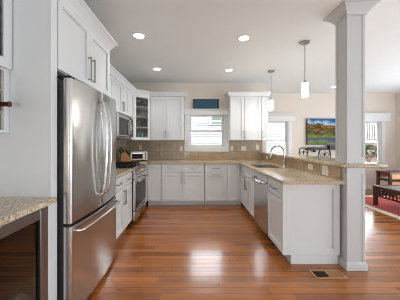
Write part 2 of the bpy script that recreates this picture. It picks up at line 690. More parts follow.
def window(n, w, y, wall_t, casing, sill_z, cornice=None, meet=None, apron=0.05):
    """Sash window in a wall whose room face is at y, facing -Y."""
    x0, x1, z0, z1 = w
    root = struct_root('window_%d' % n)
    c = casing
    t = 0.022
    cb = B((x0 - c, x0, y - t, y - 0.001, sill_z, z1 + c), (x1, x1 + c, y - t, y - 0.001, sill_z, z1 + c), (x0, x1, y - t, y - 0.001, z1, z1 + c))
    obj('casing', cb, 'trim', root, 0.003)
    obj('sill', B((x0 - c - 0.01, x1 + c + 0.01, y - 0.05, y - 0.001, sill_z - 0.022, sill_z), (x0 - c, x1 + c, y - 0.018, y - 0.001, sill_z - 0.022 - apron, sill_z - 0.022),
                (x0, x1, y, y + wall_t, z0 - 0.001, z0 + 0.012)) if sill_z >= z0 - 0.03 else
        B((x0 - c, x1 + c, y - 0.02, y - 0.001, sill_z - 0.001, z0), (x0, x1, y, y + wall_t, z0, z0 + 0.012)), 'trim', root, 0.002)
    ys = y + 0.05
    f = 0.038
    meet = meet or (z0 + z1) / 2
    # jamb liner
    obj('jamb', B((x0, x0 + 0.012, y, y + wall_t, z0, z1), (x1 - 0.012, x1, y, y + wall_t, z0, z1), (x0, x1, y, y + wall_t, z1 - 0.012, z1)), 'trim', root)
    for nm, a, b_, yy in (('upper_sash', meet - 0.018, z1 - 0.012, ys + 0.03), ('lower_sash', z0 + 0.012, meet + 0.018, ys)):
        sb = B((x0 + 0.012, x0 + 0.012 + f, yy, yy + 0.028, a, b_), (x1 - 0.012 - f, x1 - 0.012, yy, yy + 0.028, a, b_),
               (x0 + 0.012 + f, x1 - 0.012 - f, yy, yy + 0.028, a, a + 0.036), (x0 + 0.012 + f, x1 - 0.012 - f, yy, yy + 0.028, b_ - 0.036, b_))
        s = obj(nm, sb, 'trim', root)
        obj('pane', B((x0 + 0.012 + f, x1 - 0.012 - f, yy + 0.012, yy + 0.016, a + 0.036, b_ - 0.036)), 'pane', s)
    if cornice:
        cx0, cx1, cz0, cz1, cd = cornice
        bm = new()
        prof = [(0, cz0), (cd * 0.62, cz0), (cd * 0.62, cz1 - 0.05), (cd * 0.72, cz1 - 0.045), (cd * 0.95, cz1 - 0.022), (cd, cz1 - 0.018), (cd, cz1), (0, cz1)]
        sweep(bm, [(cx0, y - 0.024), (cx1, y - 0.024)], prof)
        obj('cornice', bm, 'trim', root)
    return root


window(1, W1, YB, 0.12, 0.105, 1.10, (-0.235, 0.855, 1.955, 2.085, 0.11), 1.585)
window(2, W2, YF, 0.12, 0.11, 0.70, (1.75, 2.86, 1.905, 2.10, 0.10), 1.36)
window(3, W3, YF, 0.12, 0.10, 0.67, (4.33, 5.52, 1.90, 2.14, 0.10), 1.40)
# added unseen windows with opaque shades, invented to go with the fill lights
def added_window(n, loc, rotz, w, h):
    r = struct_root('window_%d' % n, loc, rotz)  # numbered on from the real windows, but added and without an opening
    obj('frame', B((-w / 2 - 0.08, -w / 2, -0.025, -0.001, -0.08, h + 0.08), (w / 2, w / 2 + 0.08, -0.025, -0.001, -0.08, h + 0.08), (-w / 2, w / 2, -0.025, -0.001, -0.08, 0), (-w / 2, w / 2, -0.025, -0.001, h, h + 0.08)), 'trim', r)
    obj('added_shade_panel', B((-w / 2, w / 2, -0.012, -0.002, 0, h)), 'trim', r)


added_window(4, (3.3, YR, 0.85), R(180), 1.4, 1.3)
added_window(5, (-0.92, YR, 0.3), R(180), 1.0, 1.95)
for n, y in ((6, -1.2), (7, 0.6), (8, 2.4), (9, 4.2)):
    added_window(n, (XR, y, 0.4), R(-90), 1.3, 1.9)

# half wall of the peninsula and the column that stands at its end
PX = 1.575
struct('wall_peninsula', B((PX, 1.76, 2.34, YB - 0.001, 0, 1.055)), 'wall')

CX0, CX1, CY0, CY1 = 1.576, 1.764, 2.155, 2.334
col = struct_root('column')
col['label'] = 'square pale grey paneled column at the end of the kitchen bar'


def shaft(z0, z1):
    bm = new()
    box(bm, CX0 + 0.006, CX1 - 0.006, CY0 + 0.006, CY1 - 0.006, z0, z1)
    s = 0.03
    for (a, b_) in ((CX0, CX0 + s), (CX1 - s, CX1)):
        for (c, d) in ((CY0, CY0 + s), (CY1 - s, CY1)):
            box(bm, a, b_, c, d, z0, z1)
    for (a, b_) in ((z0, z0 + 0.07), (z1 - 0.07, z1)):
        box(bm, CX0 + 0.0004, CX1 - 0.0004, CY0 + 0.0004, CY1 - 0.0004, a, b_)
    return bm


obj('lower_shaft', shaft(0.0, 1.0555), 'column', col, 0.003)
obj('upper_shaft', shaft(1.0915, CEIL - 0.001), 'column', col, 0.003)
cpath = [(CX0, CY0), (CX0, CY1), (CX1, CY1), (CX1, CY0)][::-1]
bm = new()
sweep(bm, [(CX0, CY0), (CX1, CY0), (CX1, CY1), (CX0, CY1)], [(-0.01, 0.0), (0.014, 0), (0.014, 0.062), (0.009, 0.075), (0.004, 0.082), (-0.01, 0.082)], True)
obj('plinth', bm, 'column', col)
bm = new()
z = CEIL - 0.0015
sweep(bm, [(CX0, CY0), (CX1, CY0), (CX1, CY1), (CX0, CY1)],
      [(-0.01, z - 0.098), (0.010, z - 0.098), (0.012, z - 0.084), (0.022, z - 0.07), (0.034, z - 0.052), (0.054, z - 0.03), (0.074, z - 0.018), (0.078, z - 0.012), (0.084, z - 0.010), (0.084, z), (-0.01, z)], True)
obj('crown', bm, 'column', col)


# ------------------------------------------------------------------ outside the windows
struct('ground', B((-14, 20, -14, 20, -0.2, -0.081)), 'ground')
nh = thing('neighbour_house', 'white lap-sided house seen through the kitchen window', 'house', (0, 10.0, 0))
bm = new()
k = 0
zz = -0.08
while zz < 2.95:
    prism(bm, [(-0.022, zz), (0.0, zz), (0.0, zz + 0.105), (-0.004, zz + 0.105)], -5.0, 5.2, 'x')
    zz += 0.105
obj('siding', bm, 'siding', nh, smooth=False)
obj('wall', B((-5.0, 5.2, 0.001, 4.0, -0.05, 3.0)), 'siding', nh)
obj('soffit', B((-5.3, 5.5, -0.06, 4.3, 3.001, 3.10)), 'siding', nh)
bm = new()
prism(bm, [(-0.06, 3.101), (4.3, 3.101), (2.1, 3.75)], -5.3, 5.5, 'x')
obj('roof', bm, 'roof', nh)
nw = obj('window_trim', B((0.72, 0.86, -0.05, -0.02, 2.13, 2.66), (1.34, 1.46, -0.05, -0.02, 2.13, 2.66), (0.86, 1.34, -0.05, -0.02, 2.55, 2.66), (0.86, 1.34, -0.05, -0.02, 2.26, 2.36), (0.86, 1.34, -0.05, -0.02, 2.13, 2.2)), 'siding', nh)
obj('window_pane', B((0.86, 1.34, -0.03, -0.022, 2.36, 2.55), (0.86, 1.34, -0.03, -0.022, 2.2, 2.26)), 'ext_glass', nh)

fn = thing('picket_fence', 'white vertical slat fence outside the rightmost window', 'fence', (0, 12.0, -0.08))
bm = new()
x = 8.0
while x < 13.0:
    box(bm, x, x + 0.075, -0.012, 0.012, 1.55, 2.62)
    x += 0.14
obj('slats', bm, 'fence', fn)
obj('rails', B((7.95, 13.05, -0.03, 0.03, 1.36, 1.55), (7.95, 13.05, -0.03, 0.03, 2.56, 2.64)), 'fence', fn)
obj('board_panel', B((7.95, 13.05, -0.01, 0.01, 0.0, 1.36)), 'ground', fn)
hd = thing('garden_hedge', 'pale green clipped hedge showing between the fence slats', 'hedge', (11.0, 12.9, -0.08))
bm = new()
rnd = random.Random(9)
for i in range(2600):
    c = Vector((rnd.uniform(-2.4, 2.4), rnd.uniform(-0.35, 0.35), rnd.uniform(0.05, 2.62)))
    if rnd.random() < 0.75:
        c.y = -0.35 + rnd.uniform(-0.05, 0.05)
    d = Vector((rnd.uniform(-1, 1), rnd.uniform(-0.4, 0.4), rnd.uniform(-0.6, 1))).normalized()
    s = d.cross(Vector((0.1, 1.0, 0.2))).normalized() * 0.04
    bm.faces.new([bm.verts.new(c - d * 0.06), bm.verts.new(c + s), bm.verts.new(c + d * 0.07), bm.verts.new(c - s)])
obj('foliage', bm, 'hedge', hd, smooth=False)
obj('branches', B((-2.35, 2.35, -0.26, 0.26, 0.0, 2.5)), 'hedge', hd)
sh = thing('garden_shrub', 'grey green rounded shrub outside the rightmost window', 'shrub', (6.40, 7.7, -0.08))
bm = new()
rnd = random.Random(4)
for i in range(260):
    a, e = rnd.uniform(0, 2 * PI), rnd.uniform(-0.4, 1.5)
    r = rnd.uniform(0.24, 0.36)
    c = Vector((math.cos(a) * math.cos(e) * r, math.sin(a) * math.cos(e) * r, 0.95 + math.sin(e) * r))
    d = Vector((rnd.uniform(-1, 1), rnd.uniform(-1, 1), rnd.uniform(-0.6, 1))).normalized()
    s = d.cross(Vector((0.3, 0.5, 0.8))).normalized() * 0.03
    q = [bm.verts.new(c - d * 0.05), bm.verts.new(c + s), bm.verts.new(c + d * 0.06), bm.verts.new(c - s)]
    bm.faces.new(q)
obj('foliage', bm, 'shrub', sh, smooth=False)
bm = new()
tube(bm, [(0, 0, 0), (0.01, 0, 0.5), (0, 0, 0.95)], [0.035, 0.028, 0.02], 8)
for a in range(5):
    tube(bm, [(0, 0, 0.55), (0.16 * math.cos(a * 1.26), 0.16 * math.sin(a * 1.26), 0.95)], [0.016, 0.008], 6)
obj('stem', bm, 'mahogany', sh)
pl = thing('planter_box', 'long dark planter box standing outside below the rightmost window', 'planter', (5.35, 6.75, -0.08))
obj('box', B((-0.5, 0.5, -0.15, 0.15, 0, 0.02), (-0.5, 0.5, -0.15, -0.12, 0.02, 0.74), (-0.5, 0.5, 0.12, 0.15, 0.02, 0.74), (-0.5, -0.47, -0.12, 0.12, 0.02, 0.74), (0.47, 0.5, -0.12, 0.12, 0.02, 0.74)), 'terracotta', pl, 0.006)
obj('soil', B((-0.47, 0.47, -0.12, 0.12, 0.02, 0.68)), 'mahogany', pl)


# ------------------------------------------------------------------ cabinet kit (local frame: front faces -Y, x along the run)
def shaker(x0, x1, z0, z1, rail=0.055, t=0.02):
    bm = new()
    box(bm, x0, x0 + rail, -t, 0, z0, z1)
    box(bm, x1 - rail, x1, -t, 0, z0, z1)
    box(bm, x0 + rail, x1 - rail, -t, 0, z0, z0 + rail)
    box(bm, x0 + rail, x1 - rail, -t, 0, z1 - rail, z1)
    box(bm, x0 + rail, x1 - rail, -t + 0.014, -0.002, z0 + rail, z1 - rail)
    # sloped bead inside the frame
    for (a, b_, c, d) in ((x0 + rail, x0 + rail + 0.008, z0 + rail, z1 - rail), (x1 - rail - 0.008, x1 - rail, z0 + rail, z1 - rail)):
        box(bm, a, b_, -t + 0.005, -t + 0.011, c, d)
    for (c, d) in ((z0 + rail, z0 + rail + 0.008), (z1 - rail - 0.008, z1 - rail)):
        box(bm, x0 + rail, x1 - rail, -t + 0.005, -t + 0.011, c, d)
    return bm


def bar_handle(x, z, length, vertical, t=0.02):
    bm = new()
    r = 0.006
    h = length / 2
    y = -t - 0.03
    if vertical:
        box(bm, x - r, x + r, y - 0.005, y + 0.005, z - h, z + h)
        for s in (-1, 1):
            box(bm, x - 0.005, x + 0.005, y + 0.005, -t, z + s * (h - 0.012) - 0.005, z + s * (h - 0.012) + 0.005)
    else:
        box(bm, x - h, x + h, y - 0.005, y + 0.005, z - r, z + r)
        for s in (-1, 1):
            box(bm, x + s * (h - 0.012) - 0.005, x + s * (h - 0.012) + 0.005, y + 0.005, -t, z - 0.005, z + 0.005)
    return bm


def front(root, kind, x0, x1, z0, z1, handle=None, rail=0.055, gap=0.003):
    d = obj(kind, shaker(x0 + gap, x1 - gap, z0 + gap, z1 - gap, rail), 'cab', root, 0.0015)
    if handle:
        hx, hz, ln, vert = handle
        obj('handle', bar_handle(hx, hz, ln, vert), 'nickel', d, 0.001)
    return d


def cab_root(name, label, x, y, rotz, group=None):
    return thing(name, label, 'cabinet', (x, y, 0), rotz, group)


BASE_Z0, BASE_Z1 = 0.11, 0.874


def base_carcass(root, w, depth=0.60, x0=0.003, toe=0.08):
    x1 = w - 0.003
    obj('carcass', B((x0, x1, 0, depth, BASE_Z0, BASE_Z1)), 'cab', root)
    obj('toe_kick', B((x0, x1, toe, depth, 0.0, BASE_Z0)), 'cab', root)


def crown_profile(zc):
    o = 0.018
    return [(-0.002, zc), (o + 0.004, zc), (o + 0.006, zc + 0.014), (o + 0.016, zc + 0.03), (o + 0.03, zc + 0.055), (o + 0.05, zc + 0.075), (o + 0.056, zc + 0.08), (o + 0.06, zc + 0.082), (o + 0.06, zc + 0.095), (-0.002, zc + 0.095)]


def upper_carcass(root, w, depth, z0, z1, crown_path=None, d_start=None, d_end=None):
    obj('carcass', B((0.001, w - 0.001, 0, depth, z0, z1)), 'cab', root)
    if crown_path:
        bm = new()
        sweep(bm, crown_path, crown_profile(z1 - 0.0), False, d_start, d_end)
        obj('crown', bm, 'cab', root)


UZ0, UZ1 = 1.36, 2.32
# ---- back run, base
FY = 4.31
RG = 0
x0 = -0.965
r = cab_root('base_cabinet', 'white corner base cabinet with one plain door beside the range', x0, FY, 0)
obj('carcass', B((0.001 - 0.6, 0.302, 0.001, 0.63, BASE_Z0, BASE_Z1)), 'cab', r)
obj('toe_kick', B((0.02, 0.302, 0.08, 0.63, 0.0, BASE_Z0)), 'cab', r)
front(r, 'door', 0.032, 0.30, 0.115, 0.865)
r = cab_root('base_cabinet', 'white base cabinet under the kitchen window with two drawers over two doors', -0.662, FY, 0)
w = 0.887
base_carcass(r, w, 0.63)
for i in (0, 1):
    a, b_ = i * w / 2, (i + 1) * w / 2
    front(r, 'drawer', a + (0.012 if i == 0 else 0), b_ - (0.012 if i else 0), 0.70, 0.865, ((a + b_) / 2, 0.783, 0.16, False), 0.035)
    front(r, 'door', a + (0.012 if i == 0 else 0), b_ - (0.012 if i else 0), 0.115, 0.69, (w / 2 + (-0.03 if i == 0 else 0.03), 0.575, 0.20, True))
r = cab_root('base_cabinet', 'white base cabinet with drawer over pull-out front with level handle', 0.226, FY, 0)
w = 0.462
base_carcass(r, w, 0.63)
front(r, 'drawer', 0.012, w - 0.012, 0.70, 0.865, (w / 2, 0.783, 0.16, False), 0.035)
front(r, 'door', 0.012, w - 0.012, 0.115, 0.69, (w / 2, 0.655, 0.16, False))
r = cab_root('base_cabinet', 'white blind corner base cabinet with plain door where back run meets peninsula', 0.689, FY, 0)
obj('carcass', B((0.001, 0.283, 0, 0.63, BASE_Z0, BASE_Z1), (0.283, 0.866, 0.001, 0.63, BASE_Z0, BASE_Z1)), 'cab', r)
obj('toe_kick', B((0.001, 0.30, 0.08, 0.63, 0.0, BASE_Z0)), 'cab', r)
front(r, 'door', 0.012, 0.25, 0.115, 0.865)

# ---- peninsula, base (front faces -X)
PXF = 0.972
PR = R(-90)
# sink base from y 4.30 down to 3.30
r = cab_root('sink_cabinet', 'white sink base cabinet on the peninsula with false drawer front and two doors', PXF, 4.305, PR)
w = 1.005
bm = B((0.001, w - 0.001, 0, 0.018, BASE_Z0, BASE_Z1), (0.001, 0.019, 0.018, 0.585, BASE_Z0, BASE_Z1), (w - 0.019, w - 0.001, 0.018, 0.585, BASE_Z0, BASE_Z1), (0.019, w - 0.019, 0.018, 0.585, BASE_Z0, BASE_Z0 + 0.018))
obj('carcass', bm, 'cab', r)
obj('toe_kick', B((0.001, w - 0.001, 0.08, 0.585, 0, BASE_Z0)), 'cab', r)
front(r, 'drawer', 0.085, w - 0.008, 0.70, 0.865, (0.13, 0.74, 0.18, True), 0.035)
wm = (0.085 + w) / 2
front(r, 'door', 0.085, wm, 0.115, 0.69, (wm - 0.03, 0.575, 0.22, True))
front(r, 'door', wm, w - 0.008, 0.115, 0.69, (wm + 0.03, 0.575, 0.22, True))
# dishwasher 3.29 .. 2.69
r = thing('dishwasher', 'stainless dishwasher with curved bar handle built into the peninsula', 'dishwasher', (PXF, 3.294, 0), PR)
w = 0.602
obj('tub', B((0.004, w - 0.004, 0.0, 0.585, 0.10, 0.872)), 'black', r)
bm = new()
pts = [(0.006, 0.0), (w - 0.006, 0.0)]
n = 10
arc = [(w - 0.006 - (w - 0.012) * i / n, -0.022 - 0.010 * math.sin(PI * i / n)) for i in range(n + 1)]
prism(bm, pts + arc, 0.115, 0.80)
d = obj('door', bm, 'steel', r, 0.002)
bm = new()
prism(bm, pts + [(a, b_ - 0.004) for a, b_ in arc], 0.803, 0.868)
cp = obj('control_panel', bm, 'steel', r, 0.002)
bm = new()
hp = [(0.05, -0.028, 0.775), (0.055, -0.062, 0.775)] + [(0.08 + (w - 0.16) * i / 12, -0.072 - 0.02 * math.sin(PI * i / 12), 0.775) for i in range(13)] + [(w - 0.055, -0.062, 0.775), (w - 0.05, -0.028, 0.775)]
tube(bm, hp, 0.014, 10)
obj('handle', bm, 'chrome', d)
obj('toe_kick', B((0.006, w - 0.006, 0.06, 0.585, 0.0, 0.098)), 'black', r)
# end cabinet 2.69 .. 2.236
r = cab_root('base_cabinet', 'white end cabinet of the peninsula with drawer, door and paneled end', PXF, 2.688, PR)
w = 0.430
obj('carcass', B((0.001, w - 0.001, 0, 0.585, BASE_Z0, BASE_Z1)), 'cab', r)
obj('toe_kick', B((0.001, w - 0.03, 0.08, 0.585, 0, BASE_Z0)), 'cab', r)
front(r, 'drawer', 0.008, w + 0.018, 0.70, 0.865, (w / 2, 0.783, 0.16, False), 0.035)
front(r, 'door', 0.008, w + 0.018, 0.115, 0.69)
# end panel faces -Y (towards the camera): local x of the root is -Y in the world, so build it in the world frame and convert
ep = obj('end_panel', shaker(PXF + 0.001 - 0.02, PX - 0.016, 0.11, 0.874, 0.062, 0.022), 'cab', None, 0.0015)
ep.location = (0, 2.258, 0)
ep.parent = r
ep.matrix_parent_inverse = (Matrix.Translation((PXF, 2.688, 0)) @ Matrix.Rotation(PR, 4, 'Z')).inverted()
bm = new()
prism(bm, [(2.262, 0.0), (2.262, 0.09), (2.268, 0.098), (2.28, 0.098), (2.28, 0.0)], PXF + 0.078, PX - 0.016, 'x')
eb = obj('base_molding', bm, 'cab', None)
eb.parent = r
eb.matrix_parent_inverse = ep.matrix_parent_inverse

# ---- left run, base (front faces +X)
LR = R(90)
LXF = -0.967
r = cab_root('base_cabinet', 'white base cabinet between the refrigerator and the range', LXF, 2.444, LR)
w = 0.798
base_carcass(r, w, 0.605)
front(r, 'drawer', 0.01, w / 2, 0.70, 0.865, (w / 4, 0.783, 0.16, False), 0.035)
front(r, 'drawer', w / 2, w - 0.01, 0.70, 0.865, (w * 0.75, 0.783, 0.16, False), 0.035)
front(r, 'door', 0.01, w / 2, 0.115, 0.69, (w / 2 - 0.03, 0.57, 0.2, True))
front(r, 'door', w / 2, w - 0.01, 0.115, 0.69, (w / 2 + 0.03, 0.57, 0.2, True))
r = cab_root('cabinet_filler', 'narrow white filler strip between the range and the corner', LXF, 4.012, LR)
tag(r, 'narrow white cabinet filler between the range and the back corner', 'cabinet')
obj('panel', B((0.001, 0.29, -0.02, 0.02, BASE_Z0, BASE_Z1)), 'cab', r)
obj('toe_kick', B((0.001, 0.29, 0.08, 0.1, 0, BASE_Z0)), 'cab', r)

# ---- countertops
def slabs(rects, z0, z1):
    bm = new()
    for (a, b_, c, d) in rects:
        box(bm, a, b_, c, d, z0, z1)
    return bm


CT0, CT1 = 0.875, 0.91
SX0, SX1, SY0, SY1 = 1.02, 1.43, 3.335, 3.90
ct = obj('countertop', slabs([(XL + 0.002, PX - 0.008, 4.268, YB - 0.002), (XL + 0.002, -0.93, 4.016, 4.268),
                              (0.925, SX0, SY0, SY1), (SX1, PX - 0.008, SY0, SY1), (0.925, PX - 0.008, SY1, 4.268), (0.925, PX - 0.008, 2.172, SY0)], CT0, CT1), 'granite')
tag(ct, 'speckled beige granite worktop running along the back wall and out over the peninsula', 'countertop')
ct = obj('countertop', slabs([(XL + 0.002, -0.93, 2.444, 3.244)], CT0, CT1), 'granite', None, 0.004)
tag(ct, 'short beige granite worktop between the refrigerator and the range', 'countertop')

# ---- backsplash
bs = thing('backsplash', 'tan stone tile backsplash on the back wall with granite strip under the window', 'backsplash', (0, 0, 0))
obj('tile_panel', B((XL + 0.012, -0.226, YB - 0.012, YB - 0.001, CT1, UZ0 - 0.002)), 'tile', bs)
obj('tile_panel', B((0.846, XP, YB - 0.012, YB - 0.001, 1.086, UZ0 - 0.002)), 'tile', bs)
obj('granite_strip', B((-0.226, PX - 0.02, YB - 0.02, YB - 0.001, CT1 + 0.0005, 1.085)), 'granite_edge', bs)
bs = obj('backsplash', B((XL + 0.001, XL + 0.011, 2.45, YB - 0.013, CT1 + 0.0005, UZ0 - 0.002)), 'tile_side')
tag(bs, 'tan stone tile backsplash on the left wall behind the range', 'backsplash')
bs = obj('backsplash', B((PX - 0.0075, PX - 0.0005, 2.236, YB - 0.021, CT1 - 0.03, 1.0555)), 'granite_edge', None)
tag(bs, 'granite slab upstand below the raised bar on the peninsula', 'backsplash')

# ---- bar top
bm = new()
pts = [(1.525, YB - 0.03), (1.525, 2.13), (1.96, 2.125), (1.985, 2.15), (1.985, YB - 0.03)]
prism(bm, [(p[0], p[1]) for p in pts], 1.056, 1.091)
bt = obj('bar_ledge', bm, 'granite', None, 0.005)
tag(bt, 'raised granite bar ledge on the half wall, running back from the column', 'countertop')

# ---- upper cabinets, back wall
UY = 4.62
r = cab_root('upper_cabinet', 'white two-door upper cabinet left of the kitchen window', -0.958, UY, 0)
w = 0.748
upper_carcass(r, w, YB - UY - 0.002, UZ0, UZ1, crown_path=[(0.0, 0.0), (w, 0.0), (w, 0.30)], d_start=(0.288, 0.275))
for i in (0, 1):
    a, b_ = i * w / 2, (i + 1) * w / 2
    front(r, 'door', a + (0.014 if i == 0 else 0), b_ - (0.006 if i else 0), UZ0 + 0.002, UZ1 - 0.005, (w / 2 + (-0.03 if i == 0 else 0.03), UZ0 + 0.13, 0.16, True))
r = cab_root('upper_cabinet', 'white two-door upper cabinet right of the kitchen window', 0.80, UY, 0)
w = 0.684
upper_carcass(r, w, YB - UY - 0.002, UZ0, UZ1, crown_path=[(0.0, 0.30), (0.0, 0.0), (w, 0.0)])
dm = 0.315
front(r, 'door', 0.006, dm, UZ0 + 0.002, UZ1 - 0.005, (dm - 0.03, UZ0 + 0.13, 0.16, True))
front(r, 'door', dm, w - 0.004, UZ0 + 0.002, UZ1 - 0.005, (dm + 0.03, UZ0 + 0.13, 0.16, True))
r = cab_root('upper_cabinet', 'narrow white single-door upper cabinet at the right end of the back wall', 1.486, UY, 0)
w = 0.15
upper_carcass(r, w, YB - UY - 0.002, UZ0, UZ1, crown_path=[(0.0, 0.0), (w, 0.0), (w, 0.30)])
front(r, 'door', 0.004, w - 0.004, UZ0 + 0.002, UZ1 - 0.005, (0.03, UZ0 + 0.13, 0.16, True), 0.035)

# ---- diagonal corner cabinet with a glass door
LUX = -1.25
r = cab_root('corner_cabinet', 'white diagonal corner upper cabinet with a glass door and shelves', LUX, 4.345, 0)
r['category'] = 'cabinet'
dx, dy = 0.288, 0.275          # from the left run's corner to the back run's corner
wx = XL + 0.002 - LUX
wy = YB - 0.002 - 4.345
bm = new()
outer = [(0, 0), (dx, dy), (dx, wy), (wx, wy), (wx, 0)]
prism(bm, outer, UZ0, UZ0 + 0.018)
prism(bm, outer, UZ1 - 0.018, UZ1)
box(bm, wx, 0, 0, 0.016, UZ0 + 0.018, UZ1 - 0.018)
box(bm, dx - 0.016, dx, dy, wy, UZ0 + 0.018, UZ1 - 0.018)
obj('carcass', bm, 'cab', r)
obj('lining', B((wx, wx + 0.014, 0.016, wy, UZ0 + 0.018, UZ1 - 0.018), (wx + 0.014, dx - 0.016, wy - 0.014, wy, UZ0 + 0.018, UZ1 - 0.018)), 'dark_in', r)
L_ = math.hypot(dx, dy)
ang = math.atan2(dy, dx)
fr = B((0.014, 0.06, -0.02, 0, UZ0, UZ1), (L_ - 0.06, L_ - 0.014, -0.02, 0, UZ0, UZ1), (0.06, L_ - 0.06, -0.02, 0, UZ0, UZ0 + 0.06), (0.06, L_ - 0.06, -0.02, 0, UZ1 - 0.06, UZ1))
df = obj('door', fr, 'cab', r, 0.0015, rotz=ang)
obj('pane', B((0.06, L_ - 0.06, -0.012, -0.008, UZ0 + 0.06, UZ1 - 0.06)), 'cab_glass', df)
for z in (UZ0 + 0.27, UZ0 + 0.49, UZ0 + 0.71):
    bm = new()
    prism(bm, [(0.02, 0.03), (dx - 0.02, dy), (dx - 0.02, wy - 0.015), (wx + 0.015, wy - 0.015), (wx + 0.015, 0.03)], z, z + 0.016)
    obj('shelf', bm, 'cab', r)
bm = new()
sweep(bm, [(0.001, 0.001), (dx - 0.001, dy - 0.001)], crown_profile(UZ1), False, (0, 1), (1, 0))
obj('crown', bm, 'cab', r)
# glassware on its shelves
CG = 'glassware in the corner cabinet'
gx, gy = LUX, 4.345


def tumbler(name, label, x, y, z, r_, h, m):
    bm = new()
    lathe(bm, [(r_ * 0.8, 0), (r_, h), (r_ * 0.92, h), (r_ * 0.74, 0.01)], 14)
    o = obj(name, bm, m, None, loc=(x, y, z))
    return tag(o, label, 'glass', CG)


def goblet(label, x, y, z):
    bm = new()
    lathe(bm, [(0.032, 0), (0.03, 0.004), (0.005, 0.01), (0.005, 0.07), (0.03, 0.09), (0.036, 0.125), (0.03, 0.16), (0.027, 0.16), (0.03, 0.125), (0.01, 0.085)], 14)
    return tag(obj('wine_glass', bm, 'clear', None, loc=(x, y, z)), label, 'glass', CG)


zb = UZ0 + 0.0185
tumbler('tumbler', 'green tumbler at left on the corner cabinet bottom', gx + 0.06, gy + 0.17, zb, 0.036, 0.13, 'green_glass')
tumbler('tumbler', 'green tumbler at centre on the corner cabinet bottom', gx + 0.12, gy + 0.24, zb, 0.036, 0.13, 'green_glass')
tumbler('tumbler', 'green tumbler at right on the corner cabinet bottom', gx + 0.19, gy + 0.31, zb, 0.036, 0.13, 'green_glass')
for z, nm in ((UZ0 + 0.2865, 'lowest'), (UZ0 + 0.5065, 'middle'), (UZ0 + 0.7265, 'top')):
    goblet('stemmed glass at left on the %s shelf of the corner cabinet' % nm, gx + 0.07, gy + 0.18, z)
    goblet('stemmed glass at right on the %s shelf of the corner cabinet' % nm, gx + 0.17, gy + 0.28, z)

# ---- upper cabinets, left wall (front faces +X)
r = cab_root('upper_cabinet', 'white upper cabinet between refrigerator cabinet and microwave', LUX, 2.448, LR)
w = 0.80
upper_carcass(r, w, 0.328, UZ0, UZ1, crown_path=[(0.085, 0.0), (w, 0.0)])
front(r, 'door', 0.006, w / 2, UZ0 + 0.002, UZ1 - 0.005, (w / 2 - 0.03, UZ0 + 0.13, 0.16, True))
front(r, 'door', w / 2, w - 0.006, UZ0 + 0.002, UZ1 - 0.005, (w / 2 + 0.03, UZ0 + 0.13, 0.16, True))
r = cab_root('upper_cabinet', 'white two-door upper cabinet over the microwave', LUX, 3.25, LR)
w = 0.762
upper_carcass(r, w, 0.328, 1.80, UZ1, crown_path=[(0.0, 0.0), (w, 0.0)])
for i in (0, 1):
    a, b_ = i * w / 2, (i + 1) * w / 2
    front(r, 'door', a + (0.006 if i == 0 else 0), b_ - (0.006 if i else 0), 1.802, UZ1 - 0.005, (w / 2 + (-0.03 if i == 0 else 0.03), 1.93, 0.16, True))
r = cab_root('upper_cabinet', 'narrow white upper cabinet between microwave and glass corner cabinet', LUX, 4.014, LR)
w = 0.329
upper_carcass(r, w, 0.328, UZ0, UZ1, crown_path=[(0.0, 0.0), (w, 0.0)], d_end=(0.275, -0.288))
front(r, 'door', 0.006, w - 0.02, UZ0 + 0.002, UZ1 - 0.005, (0.04, UZ0 + 0.13, 0.16, True))

# ---- microwave over the range
r = thing('microwave', 'stainless over-the-range microwave under the left upper cabinets', 'microwave', (-1.19, 3.254, 1.375), LR)
w = 0.756
obj('body', B((0, w, 0, 0.38, 0, 0.42)), 'steel_dark', r, 0.004)
d = obj('door', B((0.004, 0.535, -0.035, -0.001, 0.035, 0.375)), 'steel', r, 0.004)
obj('window', B((0.03, 0.465, -0.039, -0.036, 0.06, 0.335)), 'micro_glass', d)
bm = new()
tube(bm, [(0.505, -0.035, 0.07), (0.505, -0.065, 0.085), (0.505, -0.07, 0.2), (0.505, -0.065, 0.32), (0.505, -0.035, 0.335)], 0.011, 10)
obj('handle', bm, 'steel', d)
p = obj('control_panel', B((0.54, w - 0.004, -0.035, -0.001, 0.035, 0.375)), 'black', r, 0.004)
obj('display', B((0.60, w - 0.025, -0.038, -0.036, 0.29, 0.34)), 'oven_glass', p)
bm = new()
for i in range(5):
    for j in range(3):
        box(bm, 0.604 + j * 0.044, 0.638 + j * 0.044, -0.038, -0.036, 0.07 + i * 0.04, 0.098 + i * 0.04)
obj('buttons', bm, 'slot', p)
obj('vent_grille', B(*[(0.01, w - 0.01, -0.03, -0.001, 0.382 + i * 0.012, 0.389 + i * 0.012) for i in range(3)]), 'steel', r)
obj('bottom_panel', B((0.01, w - 0.01, -0.025, 0.37, -0.014, -0.001)), 'black', r)

# ---- range
r = thing('range', 'stainless gas range with oven set into the left counter', 'stove', (-0.945, 3.248, 0), LR)
w = 0.762
obj('body', B((0.003, w - 0.003, 0, 0.61, 0.06, 0.895)), 'black', r, 0.003)
dr = obj('drawer', B((0.005, w - 0.005, -0.035, -0.001, 0.075, 0.235)), 'steel', r, 0.005)
obj('handle', B((0.1, w - 0.1, -0.05, -0.036, 0.205, 0.225)), 'steel', dr, 0.004)
d = obj('oven_door', B((0.005, w - 0.005, -0.04, -0.001, 0.245, 0.735)), 'steel', r, 0.006)
obj('window', B((0.055, w - 0.055, -0.044, -0.041, 0.28, 0.665)), 'oven_glass', d)
bm = new()
tube(bm, [(0.05, -0.04, 0.695), (0.05, -0.085, 0.70), (0.09, -0.095, 0.70), (w - 0.09, -0.095, 0.70), (w - 0.05, -0.085, 0.70), (w - 0.05, -0.04, 0.695)], 0.013, 10)
obj('handle', bm, 'chrome', d)
bm = new()
